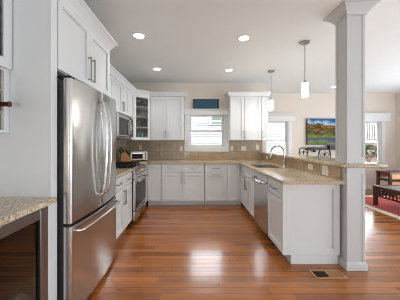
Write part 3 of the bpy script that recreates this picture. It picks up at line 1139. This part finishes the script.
prism(bm, [(-0.045, 0.745), (-0.055, 0.775), (-0.03, 0.885), (0.0, 0.91), (0.05, 0.91), (0.05, 0.90), (-0.001, 0.885), (-0.001, 0.745)], 0.003, w - 0.003, 'x')
cp = obj('control_panel', bm, 'steel', r)
for i in range(5):
    bm = new()
    x = 0.10 + i * (w - 0.20) / 4
    tube(bm, [(x, -0.040, 0.825), (x, -0.062, 0.820), (x, -0.076, 0.816)], [0.024, 0.022, 0.018], 14)
    obj('knob', bm, 'chrome', cp)
ck = obj('cooktop', B((0.003, w - 0.003, 0.051, 0.61, 0.896, 0.914)), 'black', r, 0.003)
for i in range(3):
    a = 0.03 + i * 0.236
    bm = new()
    for q in range(4):
        yy = 0.085 + q * 0.155
        box(bm, a, a + 0.225, yy, yy + 0.014, 0.935, 0.95)
    for q in range(3):
        xx = a + q * 0.1055
        box(bm, xx, xx + 0.014, 0.085, 0.564, 0.935, 0.95)
    for xx in (a, a + 0.211):
        for yy in (0.085, 0.55):
            box(bm, xx, xx + 0.014, yy, yy + 0.014, 0.9145, 0.936)
    obj('grate', bm, 'iron', r)
for (x, y) in ((0.15, 0.2), (0.15, 0.46), (0.38, 0.33), (0.61, 0.2), (0.61, 0.46)):
    bm = new()
    lathe(bm, [(0.045, 0.9145), (0.045, 0.922), (0.03, 0.928), (0.02, 0.93)], 16, (x, y, 0))
    obj('burner', bm, 'iron', r)
for x in (0.05, w - 0.05):
    for y in (0.06, 0.55):
        obj('foot', B((x - 0.02, x + 0.02, y - 0.02, y + 0.02, 0.0, 0.0595)), 'black', r)

# ---- refrigerator
FN, FFAR = 1.505, 2.405
r = thing('refrigerator', 'stainless french-door refrigerator with bottom freezer drawer', 'refrigerator', (-0.935, FN, 0), LR)
w = FFAR - FN
obj('body', B((0.004, w - 0.004, 0.005, 0.63, 0.03, 1.755)), 'fridge_side', r, 0.004)


def bow(u):
    t = (u - w / 2) / (w / 2)
    return -0.052 - 0.030 * (1 - t * t)


def door_outline(a, b_, n=14):
    pts = [(a, -0.003)]
    us = [a + (b_ - a) * i / n for i in range(n + 1)]
    e = 0.012
    front_ = []
    for i, u in enumerate(us):
        y = bow(u)
        if i == 0:
            front_ += [(a, y + e), (a + e * 0.3, y + e * 0.3), (a + e, bow(a + e))]
        elif i == n:
            front_ += [(b_ - e, bow(b_ - e)), (b_ - e * 0.3, y + e * 0.3), (b_, y + e)]
        else:
            front_.append((u, y))
    return pts + front_ + [(b_, -0.003)]


for i, (a, b_) in enumerate(((0.002, w / 2 - 0.002), (w / 2 + 0.002, w - 0.002))):
    bm = new()
    prism(bm, door_outline(a, b_), 0.725, 1.775)
    d = obj('door', bm, 'steel', r)
    hu = w / 2 + (-0.045 if i == 0 else 0.045)
    hb = bow(hu)
    bm = new()
    pts = [(hu, hb, 0.83), (hu, hb - 0.035, 0.845)]
    for q in range(15):
        t = q / 14
        pts.append((hu, hb - 0.042 - 0.026 * math.sin(PI * t), 0.88 + 0.76 * t))
    pts += [(hu, hb - 0.035, 1.675), (hu, hb, 1.69)]
    tube(bm, pts, 0.0125, 10)
    obj('handle', bm, 'steel', d)
bm = new()
prism(bm, door_outline(0.002, w - 0.002, 24), 0.045, 0.70)
d = obj('freezer_drawer', bm, 'steel', r)
bm = new()
pts = [(0.06, bow(0.06), 0.655), (0.062, bow(0.06) - 0.035, 0.655)]
for q in range(17):
    u = 0.085 + (w - 0.17) * q / 16
    pts.append((u, bow(u) - 0.048, 0.655))
pts += [(w - 0.062, bow(w - 0.06) - 0.035, 0.655), (w - 0.06, bow(w - 0.06), 0.655)]
tube(bm, pts, 0.0125, 10)
obj('handle', bm, 'steel', d)
obj('gasket', B((0.006, w - 0.006, -0.04, 0.004, 0.702, 0.723)), 'rubber', r)
obj('hinge', B((0.01, 0.075, -0.045, 0.05, 1.7765, 1.795)), 'black', r, 0.003)
obj('hinge', B((w - 0.075, w - 0.01, -0.045, 0.05, 1.7765, 1.795)), 'black', r, 0.003)
obj('toe_grille', B((0.02, w - 0.02, -0.01, 0.004, 0.0, 0.043)), 'black', r)

# tall side panel and the cabinet over the refrigerator
tp = obj('tall_side_panel', B((XL + 0.002, -0.97, 1.432, 1.496, 0.0, CEIL - 0.004)), 'cab', None, 0.002)
tag(tp, 'tall white end panel between the refrigerator and the wine counter', 'cabinet panel')
r = cab_root('upper_cabinet', 'deep white two-door cabinet over the refrigerator with crown molding', -0.99, 1.498, LR)
w = 0.942
obj('carcass', B((0.001, w - 0.001, 0, 0.586, 1.835, 2.40), (w - 0.02, w - 0.001, 0.0, 0.586, 0.0, 1.835)), 'cab', r)
bm = new()
zc = 2.37
sweep(bm, [(0.001, -0.018), (w - 0.001, -0.018), (w - 0.001, 0.58)], [(-0.004, zc), (0.004, zc), (0.006, zc + 0.018), (0.02, zc + 0.034), (0.034, zc + 0.06), (0.058, zc + 0.085), (0.066, zc + 0.09), (0.07, zc + 0.093), (0.07, zc + 0.108), (-0.004, zc + 0.108)])
obj('crown', bm, 'cab', r)
for i in (0, 1):
    a, b_ = i * w / 2, (i + 1) * w / 2
    front(r, 'door', a + (0.006 if i == 0 else 0), b_ - (0.006 if i else 0), 1.837, 2.375, (w / 2 + (-0.035 if i == 0 else 0.035), 1.99, 0.22, True))

# ---- wine counter at the near left
WY0, WY1 = 0.35, 1.430
ct = obj('countertop', slabs([(XL + 0.002, -0.926, WY0, WY1)], 0.905, 0.939), 'granite', None, 0.004)
tag(ct, 'granite worktop over the wine cooler at the near left', 'countertop')
fl = thing('cabinet_filler', 'narrow white upright strip between wine cooler and tall panel', 'cabinet', (-0.97, 1.372, 0), LR)
obj('panel', B((0, 0.057, 0, 0.02, 0.0, 0.904)), 'cab', fl, 0.002)
r = thing('wine_cooler', 'built-in wine cooler with dark steel framed glass door', 'wine cooler', (-0.985, 0.76, 0), LR)
w = 0.61
obj('body', B((0, 0.02, 0.004, 0.58, 0.08, 0.90), (w - 0.02, w, 0.004, 0.58, 0.08, 0.90), (0.02, w - 0.02, 0.004, 0.58, 0.08, 0.10), (0.02, w - 0.02, 0.004, 0.58, 0.88, 0.90), (0.02, w - 0.02, 0.56, 0.58, 0.10, 0.88)), 'black', r)
d = obj('door', B((0.002, 0.07, -0.04, 0, 0.10, 0.895), (w - 0.07, w - 0.002, -0.04, 0, 0.10, 0.895), (0.07, w - 0.07, -0.04, 0, 0.10, 0.17), (0.07, w - 0.07, -0.04, 0, 0.835, 0.895)), 'steel_dark', r, 0.003)
obj('pane', B((0.07, w - 0.07, -0.026, -0.02, 0.17, 0.835)), 'wine_glass', d)
obj('gasket', B((w - 0.078, w - 0.0705, -0.038, -0.004, 0.17, 0.835), (0.0705, 0.078, -0.038, -0.004, 0.17, 0.835)), 'rubber', d)
for i in range(5):
    z = 0.19 + i * 0.125
    s = obj('shelf', B(*([(0.024, w - 0.024, 0.03, 0.05, z, z + 0.03)] + [(0.03 + q * 0.054, 0.036 + q * 0.054, 0.05, 0.54, z + 0.01, z + 0.016) for q in range(11)])), 'shelf_wood', r)
    obj('shelf_trim', B((0.024, w - 0.024, 0.026, 0.0295, z + 0.006, z + 0.016)), 'chrome', s)
obj('toe_kick', B((0.01, w - 0.01, 0.06, 0.58, 0.0, 0.079)), 'black', r)
n = 0
for i in range(5):
    for q in range(4):
        z = 0.19 + i * 0.125 + 0.0165
        y = 0.76 + 0.10 + q * 0.135
        bm = new()
        rr = 0.037
        tube(bm, [(-1.52, y, z + rr), (-1.34, y, z + rr), (-1.30, y, z + rr), (-1.27, y, z + rr), (-1.19, y, z + rr)], [rr, rr, rr * 0.9, 0.015, 0.014], 12)
        b_ = obj('wine_bottle', bm, 'wine_bottle', None)
        tag(b_, 'dark wine bottle lying on a shelf inside the wine cooler', 'bottle', 'bottles in the wine cooler')

# ---- upper wine cabinet at the near left
r = cab_root('wine_rack_cabinet', 'white upper cabinet with open wine rack below at the left picture edge', LUX, 0.55, LR)
w = 0.879
z0, z1, zm, zt = 1.375, 2.40, 1.785, 1.80
dp = 0.328
obj('carcass', B((0.001, 0.02, 0, dp, z0, z1), (w - 0.02, w - 0.001, 0, dp, z0, z1), (0.02, w - 0.02, 0, dp, z0, z0 + 0.018), (0.02, w - 0.02, 0, dp, zm, zt), (0.02, w - 0.02, 0, dp, z1 - 0.018, z1), (0.02, w - 0.02, dp - 0.012, dp, z0 + 0.018, z1 - 0.018),
                (w - 0.045, w - 0.02, -0.001, 0.018, z0, zm), (0.02, 0.045, -0.001, 0.018, z0, zm)), 'cab', r, 0.0015)
obj('lining', B((0.0205, w - 0.0205, dp - 0.02, dp - 0.0125, z0 + 0.019, zm - 0.001), (w - 0.024, w - 0.0205, 0.02, dp - 0.02, z0 + 0.019, zm - 0.001)), 'cabin', r)
for z in (1.505, 1.645):
    obj('rack_shelf', B((0.021, w - 0.025, 0.006, dp - 0.021, z, z + 0.012)), 'cabin', r)
for i in range(2):
    a, b_ = i * w / 2, (i + 1) * w / 2
    dd = obj('door', B((a + 0.003, a + 0.065, -0.02, -0.001, zt, z1 - 0.004), (b_ - 0.065, b_ - 0.003, -0.02, -0.001, zt, z1 - 0.004), (a + 0.065, b_ - 0.065, -0.02, -0.001, zt, zt + 0.065), (a + 0.065, b_ - 0.065, -0.02, -0.001, z1 - 0.07, z1 - 0.004)), 'cab', r, 0.0015)
    obj('pane', B((a + 0.065, b_ - 0.065, -0.012, -0.008, zt + 0.065, z1 - 0.07)), 'cab_glass', dd)
# the bottle whose neck sticks out of the rack
for i, (y, zz, lb) in enumerate(((1.345, 1.5175, 'dark red wine bottle with its neck sticking out of the wine rack'), (1.15, 1.5175, 'wine bottle lying in the rack behind the one that sticks out'))):
    bt = thing('wine_bottle', lb, 'bottle', (-1.50, y, zz + 0.038))
    bm = new()
    tube(bm, [(0, 0, 0), (0.004, 0, 0), (0.19, 0, 0), (0.215, 0, 0), (0.24, 0, 0), (0.25, 0, 0), (0.265, 0, 0)], [0.034, 0.0375, 0.0375, 0.034, 0.02, 0.0155, 0.0145], 16)
    obj('body', bm, 'wine_bottle', bt)
    bm = new()
    tube(bm, [(0.2655, 0, 0), (0.31, 0, 0), (0.313, 0, 0), (0.325, 0, 0), (0.328, 0, 0)], [0.0148, 0.0145, 0.017, 0.017, 0.012], 14)
    obj('foil_cap', bm, 'burgundy', bt)

# ---- sink and faucet
sk = thing('sink', 'undermount stainless sink in the peninsula worktop', 'sink', (0, 0, 0))
a, b_, c, d = SX0 + 0.004, SX1 - 0.004, SY0 + 0.004, SY1 - 0.004
bm = B((a, b_, c, d, 0.69, 0.694), (a, a + 0.004, c, d, 0.694, 0.898), (b_ - 0.004, b_, c, d, 0.694, 0.898), (a + 0.004, b_ - 0.004, c, c + 0.004, 0.694, 0.898), (a + 0.004, b_ - 0.004, d - 0.004, d, 0.694, 0.898))
obj('basin', bm, 'steel', sk)
bm = new()
lathe(bm, [(0.045, 0.6942), (0.045, 0.697), (0.03, 0.6955), (0.01, 0.695)], 18, ((a + b_) / 2, (c + d) / 2, 0))
obj('drain', bm, 'chrome', sk)
fx, fy = 1.505, 3.48
f = thing('faucet', 'tall gooseneck nickel faucet behind the sink', 'faucet', (fx, fy, CT1))
bm = new()
lathe(bm, [(0.03, 0.0), (0.03, 0.006), (0.024, 0.012), (0.022, 0.09), (0.017, 0.10), (0.015, 0.11)], 18)
obj('base', bm, 'chrome', f)
bm = new()
pts = [(0, 0, 0.10), (0, 0, 0.16), (0, 0, 0.23)]
for q in range(1, 17):
    t = PI * q / 16
    pts.append((-0.112 + 0.112 * math.cos(t), 0, 0.23 + 0.112 * math.sin(t)))
pts += [(-0.226, 0, 0.19)]
tube(bm, pts, 0.0135, 12)
obj('spout', bm, 'chrome', f)
bm = new()
tube(bm, [(-0.226, 0, 0.195), (-0.228, 0, 0.16), (-0.23, 0, 0.12), (-0.23, 0, 0.115)], [0.016, 0.018, 0.018, 0.014], 12)
obj('spray_head', bm, 'chrome', f)
bm = new()
tube(bm, [(0, -0.02, 0.06), (0, -0.05, 0.065), (-0.01, -0.075, 0.10), (-0.015, -0.085, 0.12)], [0.011, 0.010, 0.007, 0.006], 10)
obj('lever', bm, 'chrome', f)


# ---- outlets and switches
def outlet(label, loc, rotz, w, h, kind='outlet', m='ivory'):
    o = thing(kind, label, kind.replace('_', ' '), loc, rotz, None)
    obj('cover_plate', B((-w / 2, w / 2, -0.006, 0, -h / 2, h / 2)), m, o, 0.002)
    bm = new()
    horiz = w > h * 1.2
    if kind == 'light_switch':
        n = 2 if w > 0.1 else 1
        for i in range(n):
            cx = (i - (n - 1) / 2) * 0.046
            box(bm, cx - 0.016, cx + 0.016, -0.009, -0.0062, -0.033, 0.033)
        obj('rocker', bm, 'plastic', o, 0.001)
    else:
        for s in (-1, 1):
            cx, cz = (s * 0.02, 0) if horiz else (0, s * 0.02)
            box(bm, cx - 0.004, cx - 0.002, -0.0066, -0.0061, cz - 0.005, cz + 0.005)
            box(bm, cx + 0.002, cx + 0.004, -0.0066, -0.0061, cz - 0.005, cz + 0.005)
        obj('socket', bm, 'slot', o)
    return o


yb = YB - 0.0125
outlet('ivory outlet on the tile above the toaster oven', (-1.25, yb, 1.19), 0, 0.07, 0.115)
outlet('ivory outlet on the tile left of the kitchen window', (-0.29, yb, 1.16), 0, 0.07, 0.115)
outlet('ivory outlet nearest the right side of the kitchen window', (0.90, yb, 1.17), 0, 0.07, 0.115)
outlet('double ivory switch plate on the tile under the right upper cabinet', (1.18, yb, 1.17), 0, 0.115, 0.115, 'light_switch')
outlet('ivory outlet at the right end of the back wall tile', (1.50, yb, 1.20), 0, 0.07, 0.115)
xs = PX - 0.008
outlet('ivory outlet on the granite upstand near the back wall', (xs, 4.48, 0.985), PR, 0.115, 0.07)
outlet('ivory outlet set level in the granite upstand behind the faucet', (xs, 2.81, 0.985), PR, 0.115, 0.07)
outlet('larger white switch plate on the granite upstand nearest the column', (xs, 2.492, 0.978), PR, 0.118, 0.115, 'light_switch', 'plastic')

# ---- toaster oven, knife block, kettle in the left corner
to = thing('toaster_oven', 'cream toaster oven in the back left corner of the worktop', 'toaster oven', (-1.215, 4.62, CT1), R(22))
obj('body', B((-0.185, 0.185, -0.12, 0.14, 0.018, 0.205)), 'toaster', to, 0.012)
d = obj('door', B((-0.165, 0.095, -0.132, -0.121, 0.035, 0.19)), 'toaster', to, 0.003)
obj('window', B((-0.145, 0.075, -0.136, -0.1325, 0.055, 0.155)), 'oven_glass', d)
obj('handle', B((-0.13, 0.06, -0.158, -0.148, 0.163, 0.175), (-0.125, -0.115, -0.148, -0.1325, 0.165, 0.173), (0.045, 0.055, -0.148, -0.1325, 0.165, 0.173)), 'chrome', d, 0.002)
for i in range(3):
    bm = new()
    tube(bm, [(0.14, -0.121, 0.06 + i * 0.05), (0.14, -0.145, 0.06 + i * 0.05)], [0.017, 0.014], 14)
    obj('knob', bm, 'black', to)
for x in (-0.15, 0.15):
    for y in (-0.09, 0.11):
        obj('foot', B((x - 0.015, x + 0.015, y - 0.015, y + 0.015, 0, 0.0175)), 'black', to)

kb = thing('knife_block', 'honey wood knife block with black handled knives behind the range', 'knife block', (-1.385, 4.30, CT1), R(-62))
bm = new()
prism(bm, [(-0.11, 0.0), (0.10, 0.0), (0.10, 0.06), (-0.02, 0.225), (-0.11, 0.16)], -0.055, 0.055, 'x')
obj('block', bm, 'knife_wood', kb, 0.003)
dirv = Vector((0, 0.55, 0.84)).normalized() * -1
up = Vector((0, -0.59, 0.81)).normalized()
for i in range(3):
    for j in range(2):
        c = Vector((-0.034 + i * 0.034, -0.085 + j * 0.045, 0.183 + j * 0.029))
        bm = new()
        tube(bm, [c, c + up * 0.05, c + up * (0.10 + 0.02 * ((i + j) % 2))], [0.009, 0.011, 0.009], 8)
        obj('knife', bm, 'black', kb)

kt = thing('kettle', 'black kettle between the knife block and the toaster oven', 'kettle', (-1.49, 4.62, CT1), R(-60))
bm = new()
lathe(bm, [(0.062, 0.0), (0.066, 0.01), (0.064, 0.06), (0.056, 0.15), (0.05, 0.2), (0.048, 0.205)], 22)
obj('body', bm, 'black', kt)
bm = new()
lathe(bm, [(0.05, 0.2055), (0.045, 0.215), (0.015, 0.22), (0.012, 0.235), (0.014, 0.245), (0.005, 0.25)], 18)
obj('lid', bm, 'black', kt)
bm = new()
tube(bm, [(0.05, 0, 0.18), (0.09, 0, 0.19), (0.105, 0, 0.12), (0.09, 0, 0.05), (0.062, 0, 0.04)], 0.011, 8)
obj('handle', bm, 'black', kt)
bm = new()
tube(bm, [(-0.05, 0, 0.14), (-0.075, 0, 0.17), (-0.09, 0, 0.2)], [0.02, 0.015, 0.01], 8)
obj('spout', bm, 'black', kt)

# ---- teal board standing on the window cornice
tb = thing('wall_art', 'dark framed teal board standing on the ledge over the kitchen window', 'picture', (0.295, YB - 0.045, 2.0855))
obj('frame', B((-0.30, 0.30, -0.012, 0.012, 0, 0.018), (-0.30, 0.30, -0.012, 0.012, 0.217, 0.235), (-0.30, -0.282, -0.012, 0.012, 0.018, 0.217), (0.282, 0.30, -0.012, 0.012, 0.018, 0.217)), 'teal_frame', tb, 0.002)
obj('board', B((-0.2815, 0.2815, -0.006, 0.008, 0.0185, 0.2165)), 'teal', tb)

# ---- pendants
def pendant(label, x, y):
    p = thing('pendant_light', label, 'pendant light', (x, y, CEIL), 0, 'pendants over the bar')
    bm = new()
    lathe(bm, [(0.02, -0.03), (0.05, -0.026), (0.066, -0.012), (0.068, -0.001)], 24)
    obj('canopy', bm, 'nickel', p)
    bm = new()
    tube(bm, [(0, 0, -0.03), (0, 0, -0.3), (0, 0, -0.55)], 0.006, 10)
    obj('rod', bm, 'nickel', p)
    bm = new()
    lathe(bm, [(0.036, -0.572), (0.036, -0.56), (0.014, -0.553), (0.012, -0.535), (0.008, -0.53)], 20)
    obj('cap', bm, 'nickel', p)
    bm = new()
    lathe(bm, [(0.043, -0.77), (0.046, -0.765), (0.048, -0.66), (0.047, -0.575), (0.04, -0.5725)], 24)
    obj('shade', bm, 'shade', p)
    return p


def lamp(name, loc, power, color=(1, 0.94, 0.86), kind='POINT', size=0.05):
    l = bpy.data.lights.new(name, kind)
    l.energy = power
    l.color = color
    if kind == 'SPOT':
        l.spot_size = R(120)
        l.spot_blend = 0.8
        l.shadow_soft_size = size
    else:
        l.shadow_soft_size = size
    o = bpy.data.objects.new(name, l)
    COL.objects.link(o)
    o.location = loc
    return o


pendant('nearer nickel pendant light with lit cylinder shade hanging beside the column', 1.56, 2.94)
pendant('farther nickel pendant light with lit cylinder shade hanging near the right upper cabinets', 1.525, 4.13)
lamp('pendant_bulb', (1.56, 2.94, CEIL - 0.83), 6)
lamp('pendant_bulb', (1.525, 4.13, CEIL - 0.83), 6)

# ---- recessed ceiling lights
def can(label, x, y):
    c = thing('recessed_light', label, 'ceiling light', (x, y, CEIL), 0, 'recessed ceiling lights')
    bm = new()
    n = 28
    prof = [(0.068, -0.004), (0.09, -0.006), (0.094, -0.001), (0.068, -0.001)]
    rings = [[bm.verts.new((rr * math.cos(2 * PI * k / n), rr * math.sin(2 * PI * k / n), z)) for k in range(n)] for rr, z in prof]
    for i in range(4):
        A, Bq = rings[i], rings[(i + 1) % 4]
        for k in range(n):
            bm.faces.new((A[k], A[(k + 1) % n], Bq[(k + 1) % n], Bq[k]))
    obj('trim_ring', bm, 'trim', c)
    bm = new()
    lathe(bm, [(0.066, -0.003), (0.067, -0.001)], 24)
    obj('lens', bm, 'lamp', c)
    return c


for (x, y, lb) in ((-0.72, 2.77, 'lit recessed ceiling light at near left, above the refrigerator aisle'),
                   (0.68, 2.83, 'lit recessed ceiling light at near right, toward the peninsula'),
                   (-0.70, 4.02, 'lit recessed ceiling light at far left, before the corner cabinet'),
                   (0.69, 4.08, 'lit recessed ceiling light at far right, before the right upper cabinets')):
    can(lb, x, y)
    lamp('recessed_lamp', (x, y, CEIL - 0.03), 26 if y < 3.5 else 15, kind='SPOT', size=0.07)
can('small lit recessed light in the living side ceiling seen beside the column', 3.55, 5.3)
lamp('recessed_lamp', (3.55, 5.3, CEIL - 0.03), 8, kind='SPOT', size=0.07)

# ---- television and the ledge under it
tv = thing('television', 'flat television on the far wall showing a river landscape', 'television', (3.84, YF - 0.002, 1.25))
obj('housing', B((-0.645, 0.645, -0.06, -0.02, 0.0, 0.735)), 'black', tv, 0.004)
obj('screen', B((-0.632, 0.632, -0.062, -0.0605, 0.016, 0.722)), 'screen', tv)
obj('wall_bracket', B((-0.2, 0.2, -0.0195, 0, 0.2, 0.55)), 'black', tv)
ws = thing('wall_shelf', 'thin black shelf on the far wall under the television', 'shelf', (3.84, YF - 0.002, 1.10))
obj('board', B((-0.66, 0.66, -0.16, 0, 0, 0.02)), 'black', ws, 0.003)
obj('bracket', B((-0.45, -0.43, -0.12, 0, -0.06, -0.0005)), 'black', ws)
obj('bracket', B((0.43, 0.45, -0.12, 0, -0.06, -0.0005)), 'black', ws)
sb = thing('soundbar', 'slim black soundbar lying on the shelf under the television', 'soundbar', (3.5, YF - 0.09, 1.1205))
obj('body', B((-0.30, 0.24, -0.05, 0.05, 0, 0.05)), 'black', sb, 0.01)
obj('grille', B((-0.29, 0.23, -0.0525, -0.0505, 0.008, 0.042)), 'iron', sb)
cb = thing('media_box', 'black media box beside the soundbar on the shelf', 'media box', (4.02, YF - 0.085, 1.1205))
obj('body', B((-0.24, 0.24, -0.06, 0.06, 0, 0.11)), 'black', cb, 0.006)
obj('face', B((-0.22, 0.22, -0.0625, -0.0605, 0.015, 0.095)), 'iron', cb)

# ---- bar stools beyond the bar
def stool(label, x, y, rot):
    s = thing('bar_stool', label, 'stool', (x, y, 0), rot, 'iron bar stools at the bar')
    # local: seat back faces -Y side (the sitter looks towards +Y)
    bm = new()
    lathe(bm, [(0.19, 0.72), (0.205, 0.735), (0.205, 0.765), (0.18, 0.785), (0.05, 0.79)], 24)
    obj('seat', bm, 'seat', s)
    bm = new()
    lathe(bm, [(0.17, 0.70), (0.18, 0.7195)], 24)
    obj('swivel_plate', bm, 'iron', s)
    for sx in (-1, 1):
        for sy in (-1, 1):
            bm = new()
            tube(bm, [(0.12 * sx, 0.12 * sy, 0.705), (0.15 * sx, 0.15 * sy, 0.4), (0.20 * sx, 0.20 * sy, 0.0)], 0.012, 8)
            obj('leg', bm, 'iron', s)
    bm = new()
    tube(bm, [(0.225 * math.cos(2 * PI * k / 24), 0.225 * math.sin(2 * PI * k / 24), 0.28) for k in range(24)], 0.009, 8, True)
    obj('footrest_ring', bm, 'iron', s)
    yb_ = -0.195
    bm = new()
    for sx in (-1, 1):
        tube(bm, [(0.13 * sx, -0.14, 0.71), (0.15 * sx, yb_, 0.80), (0.16 * sx, yb_ - 0.005, 0.96)], 0.010, 8)
    hexp = [(0.16, 0.96), (0.19, 1.07), (0.155, 1.165), (0.06, 1.19), (-0.06, 1.19), (-0.155, 1.165), (-0.19, 1.07), (-0.16, 0.96), (-0.06, 0.935), (0.06, 0.935)]
    tube(bm, [(a, yb_ - 0.01, z) for a, z in hexp], 0.012, 8, True)
    obj('back_frame', bm, 'iron', s)
    bm = new()
    for sx in (-1, 1):
        sp = []
        for k in range(26):
            t = k / 25
            a = t * 2.2 * PI
            rr = 0.055 * (1 - 0.72 * t)
            sp.append((sx * (0.085 - rr * math.cos(a)), yb_ - 0.01, 1.075 + rr * math.sin(a)))
        tube(bm, sp, 0.0065, 6)
        tube(bm, [(sx * 0.15, yb_ - 0.01, 1.0), (sx * 0.07, yb_ - 0.01, 1.01), (0, yb_ - 0.01, 1.04), (-sx * 0.02, yb_ - 0.01, 1.15)], 0.0065, 6)
    obj('scroll', bm, 'iron', s)
    return s


stool('nearer black iron bar stool with scrolled back, beside the column', 2.32, 4.05, R(28))
stool('farther black iron bar stool with scrolled back, in front of the dining window', 2.34, 4.86, R(35))

# ---- rug, coffee table, side table on the right
rg = thing('area_rug', 'red area rug with cream border on the living side floor', 'rug', (0, 0, 0))
rx0, rx1, ry0, ry1 = 3.50, 5.55, 2.55, 5.15
obj('pile', B((rx0 + 0.24, rx1 - 0.24, ry0 + 0.24, ry1 - 0.24, 0.001, 0.012)), 'rug_red', rg)
def ring(a0, a1, c0, c1, t):
    return B((a0, a1, c0, c0 + t, 0.001, 0.011), (a0, a1, c1 - t, c1, 0.001, 0.011), (a0, a0 + t, c0 + t, c1 - t, 0.001, 0.011), (a1 - t, a1, c0 + t, c1 - t, 0.001, 0.011))
obj('border', ring(rx0, rx1, ry0, ry1, 0.13), 'rug_cream', rg)
obj('border', ring(rx0 + 0.13, rx1 - 0.13, ry0 + 0.13, ry1 - 0.13, 0.025), 'rug_brown', rg)
obj('border', ring(rx0 + 0.155, rx1 - 0.155, ry0 + 0.155, ry1 - 0.155, 0.085), 'rug_red', rg)

tbl = thing('coffee_table', 'dark wood coffee table with glass top and lattice sides on the red rug', 'coffee table', (3.74, 3.25, 0.0125))
tw, td, th = 0.75, 1.16, 0.41
fr = B((0, 0.07, 0, td, th - 0.035, th), (tw - 0.07, tw, 0, td, th - 0.035, th), (0.07, tw - 0.07, 0, 0.07, th - 0.035, th), (0.07, tw - 0.07, td - 0.07, td, th - 0.035, th))
obj('top_frame', fr, 'mahogany', tbl, 0.004)
obj('glass_top', B((0.0705, tw - 0.0705, 0.0705, td - 0.0705, th - 0.02, th - 0.008)), 'glass_top', tbl)
for x in (0.015, tw - 0.075):
    for y in (0.015, td - 0.075):
        obj('leg', B((x, x + 0.06, y, y + 0.06, 0, th - 0.036)), 'mahogany', tbl, 0.004)
def lattice(x, y0, y1, z0, z1, axis):
    bm = new()
    t = 0.014
    def add(p0, p1, q0, q1):
        if axis == 'y':
            box(bm, x, x + t, p0, p1, q0, q1)
        else:
            box(bm, p0, p1, x, x + t, q0, q1)
    add(y0, y1, z0, z0 + 0.03)
    add(y0, y1, z1 - 0.03, z1)
    n = max(3, int((y1 - y0) / 0.07))
    for i in range(1, n):
        p = y0 + (y1 - y0) * i / n
        add(p - 0.009, p + 0.009, z0 + 0.03, z1 - 0.03)
    add(y0, y1, (z0 + z1) / 2 - 0.009, (z0 + z1) / 2 + 0.009)
    return bm
obj('apron', lattice(0.03, 0.076, td - 0.076, 0.19, th - 0.036, 'y'), 'mahogany', tbl)
obj('apron', lattice(tw - 0.044, 0.076, td - 0.076, 0.19, th - 0.036, 'y'), 'mahogany', tbl)
obj('apron', lattice(0.03, 0.076, tw - 0.076, 0.19, th - 0.036, 'x'), 'mahogany', tbl)
obj('apron', lattice(td - 0.044, 0.076, tw - 0.076, 0.19, th - 0.036, 'x'), 'mahogany', tbl)

st = thing('side_table', 'dark wood side table with tan drawer front behind the coffee table', 'side table', (4.68, 5.0, 0.0125))
tw, td, th = 0.6, 0.4, 0.585
obj('top', B((0, tw, 0, td, th - 0.045, th)), 'mahogany', st, 0.004)
for x in (0.01, tw - 0.065):
    for y in (0.01, td - 0.065):
        obj('leg', B((x, x + 0.055, y, y + 0.055, 0, th - 0.046)), 'mahogany', st, 0.003)
obj('apron', B((0.066, tw - 0.066, 0.012, 0.03, 0.42, th - 0.046)), 'tan', st)
obj('apron', B((0.066, tw - 0.066, td - 0.03, td - 0.012, 0.42, th - 0.046)), 'tan', st)
obj('stretcher', B((0.066, tw - 0.066, 0.012, 0.03, 0.36, 0.42), (0.012, 0.03, 0.066, td - 0.066, 0.36, 0.42), (tw - 0.03, tw - 0.012, 0.066, td - 0.066, 0.36, 0.42)), 'mahogany', st)
obj('lower_panel', B((0.066, tw - 0.066, 0.012, 0.024, 0.22, 0.355)), 'tan', st)

# ---- floor vent
fv = thing('floor_vent', 'wood framed floor register on the floor in front of the peninsula end', 'vent', (1.175, 2.01, 0.0))
vw, vd = 0.31, 0.145
obj('frame', B((0, vw, 0, 0.022, 0.0005, 0.007), (0, vw, vd - 0.022, vd, 0.0005, 0.007), (0, 0.022, 0.022, vd - 0.022, 0.0005, 0.007), (vw - 0.022, vw, 0.022, vd - 0.022, 0.0005, 0.007), (vw / 2 - 0.006, vw / 2 + 0.006, 0.022, vd - 0.022, 0.0005, 0.007)), 'vent_wood', fv, 0.001)
bm = new()
for i in range(10):
    y = 0.026 + i * 0.0097
    box(bm, 0.0225, vw / 2 - 0.0065, y, y + 0.004, 0.0012, 0.005)
obj('louver', bm, 'dark_vent', fv)
bm = new()
for i in range(10):
    y = 0.026 + i * 0.0097
    box(bm, vw / 2 + 0.0065, vw - 0.0225, y, y + 0.005, 0.0012, 0.0055)
obj('louver', bm, 'vent_wood', fv)
obj('duct_opening', B((0.0225, vw - 0.0225, 0.0225, vd - 0.0225, 0.0004, 0.0011)), 'dark_vent', fv)
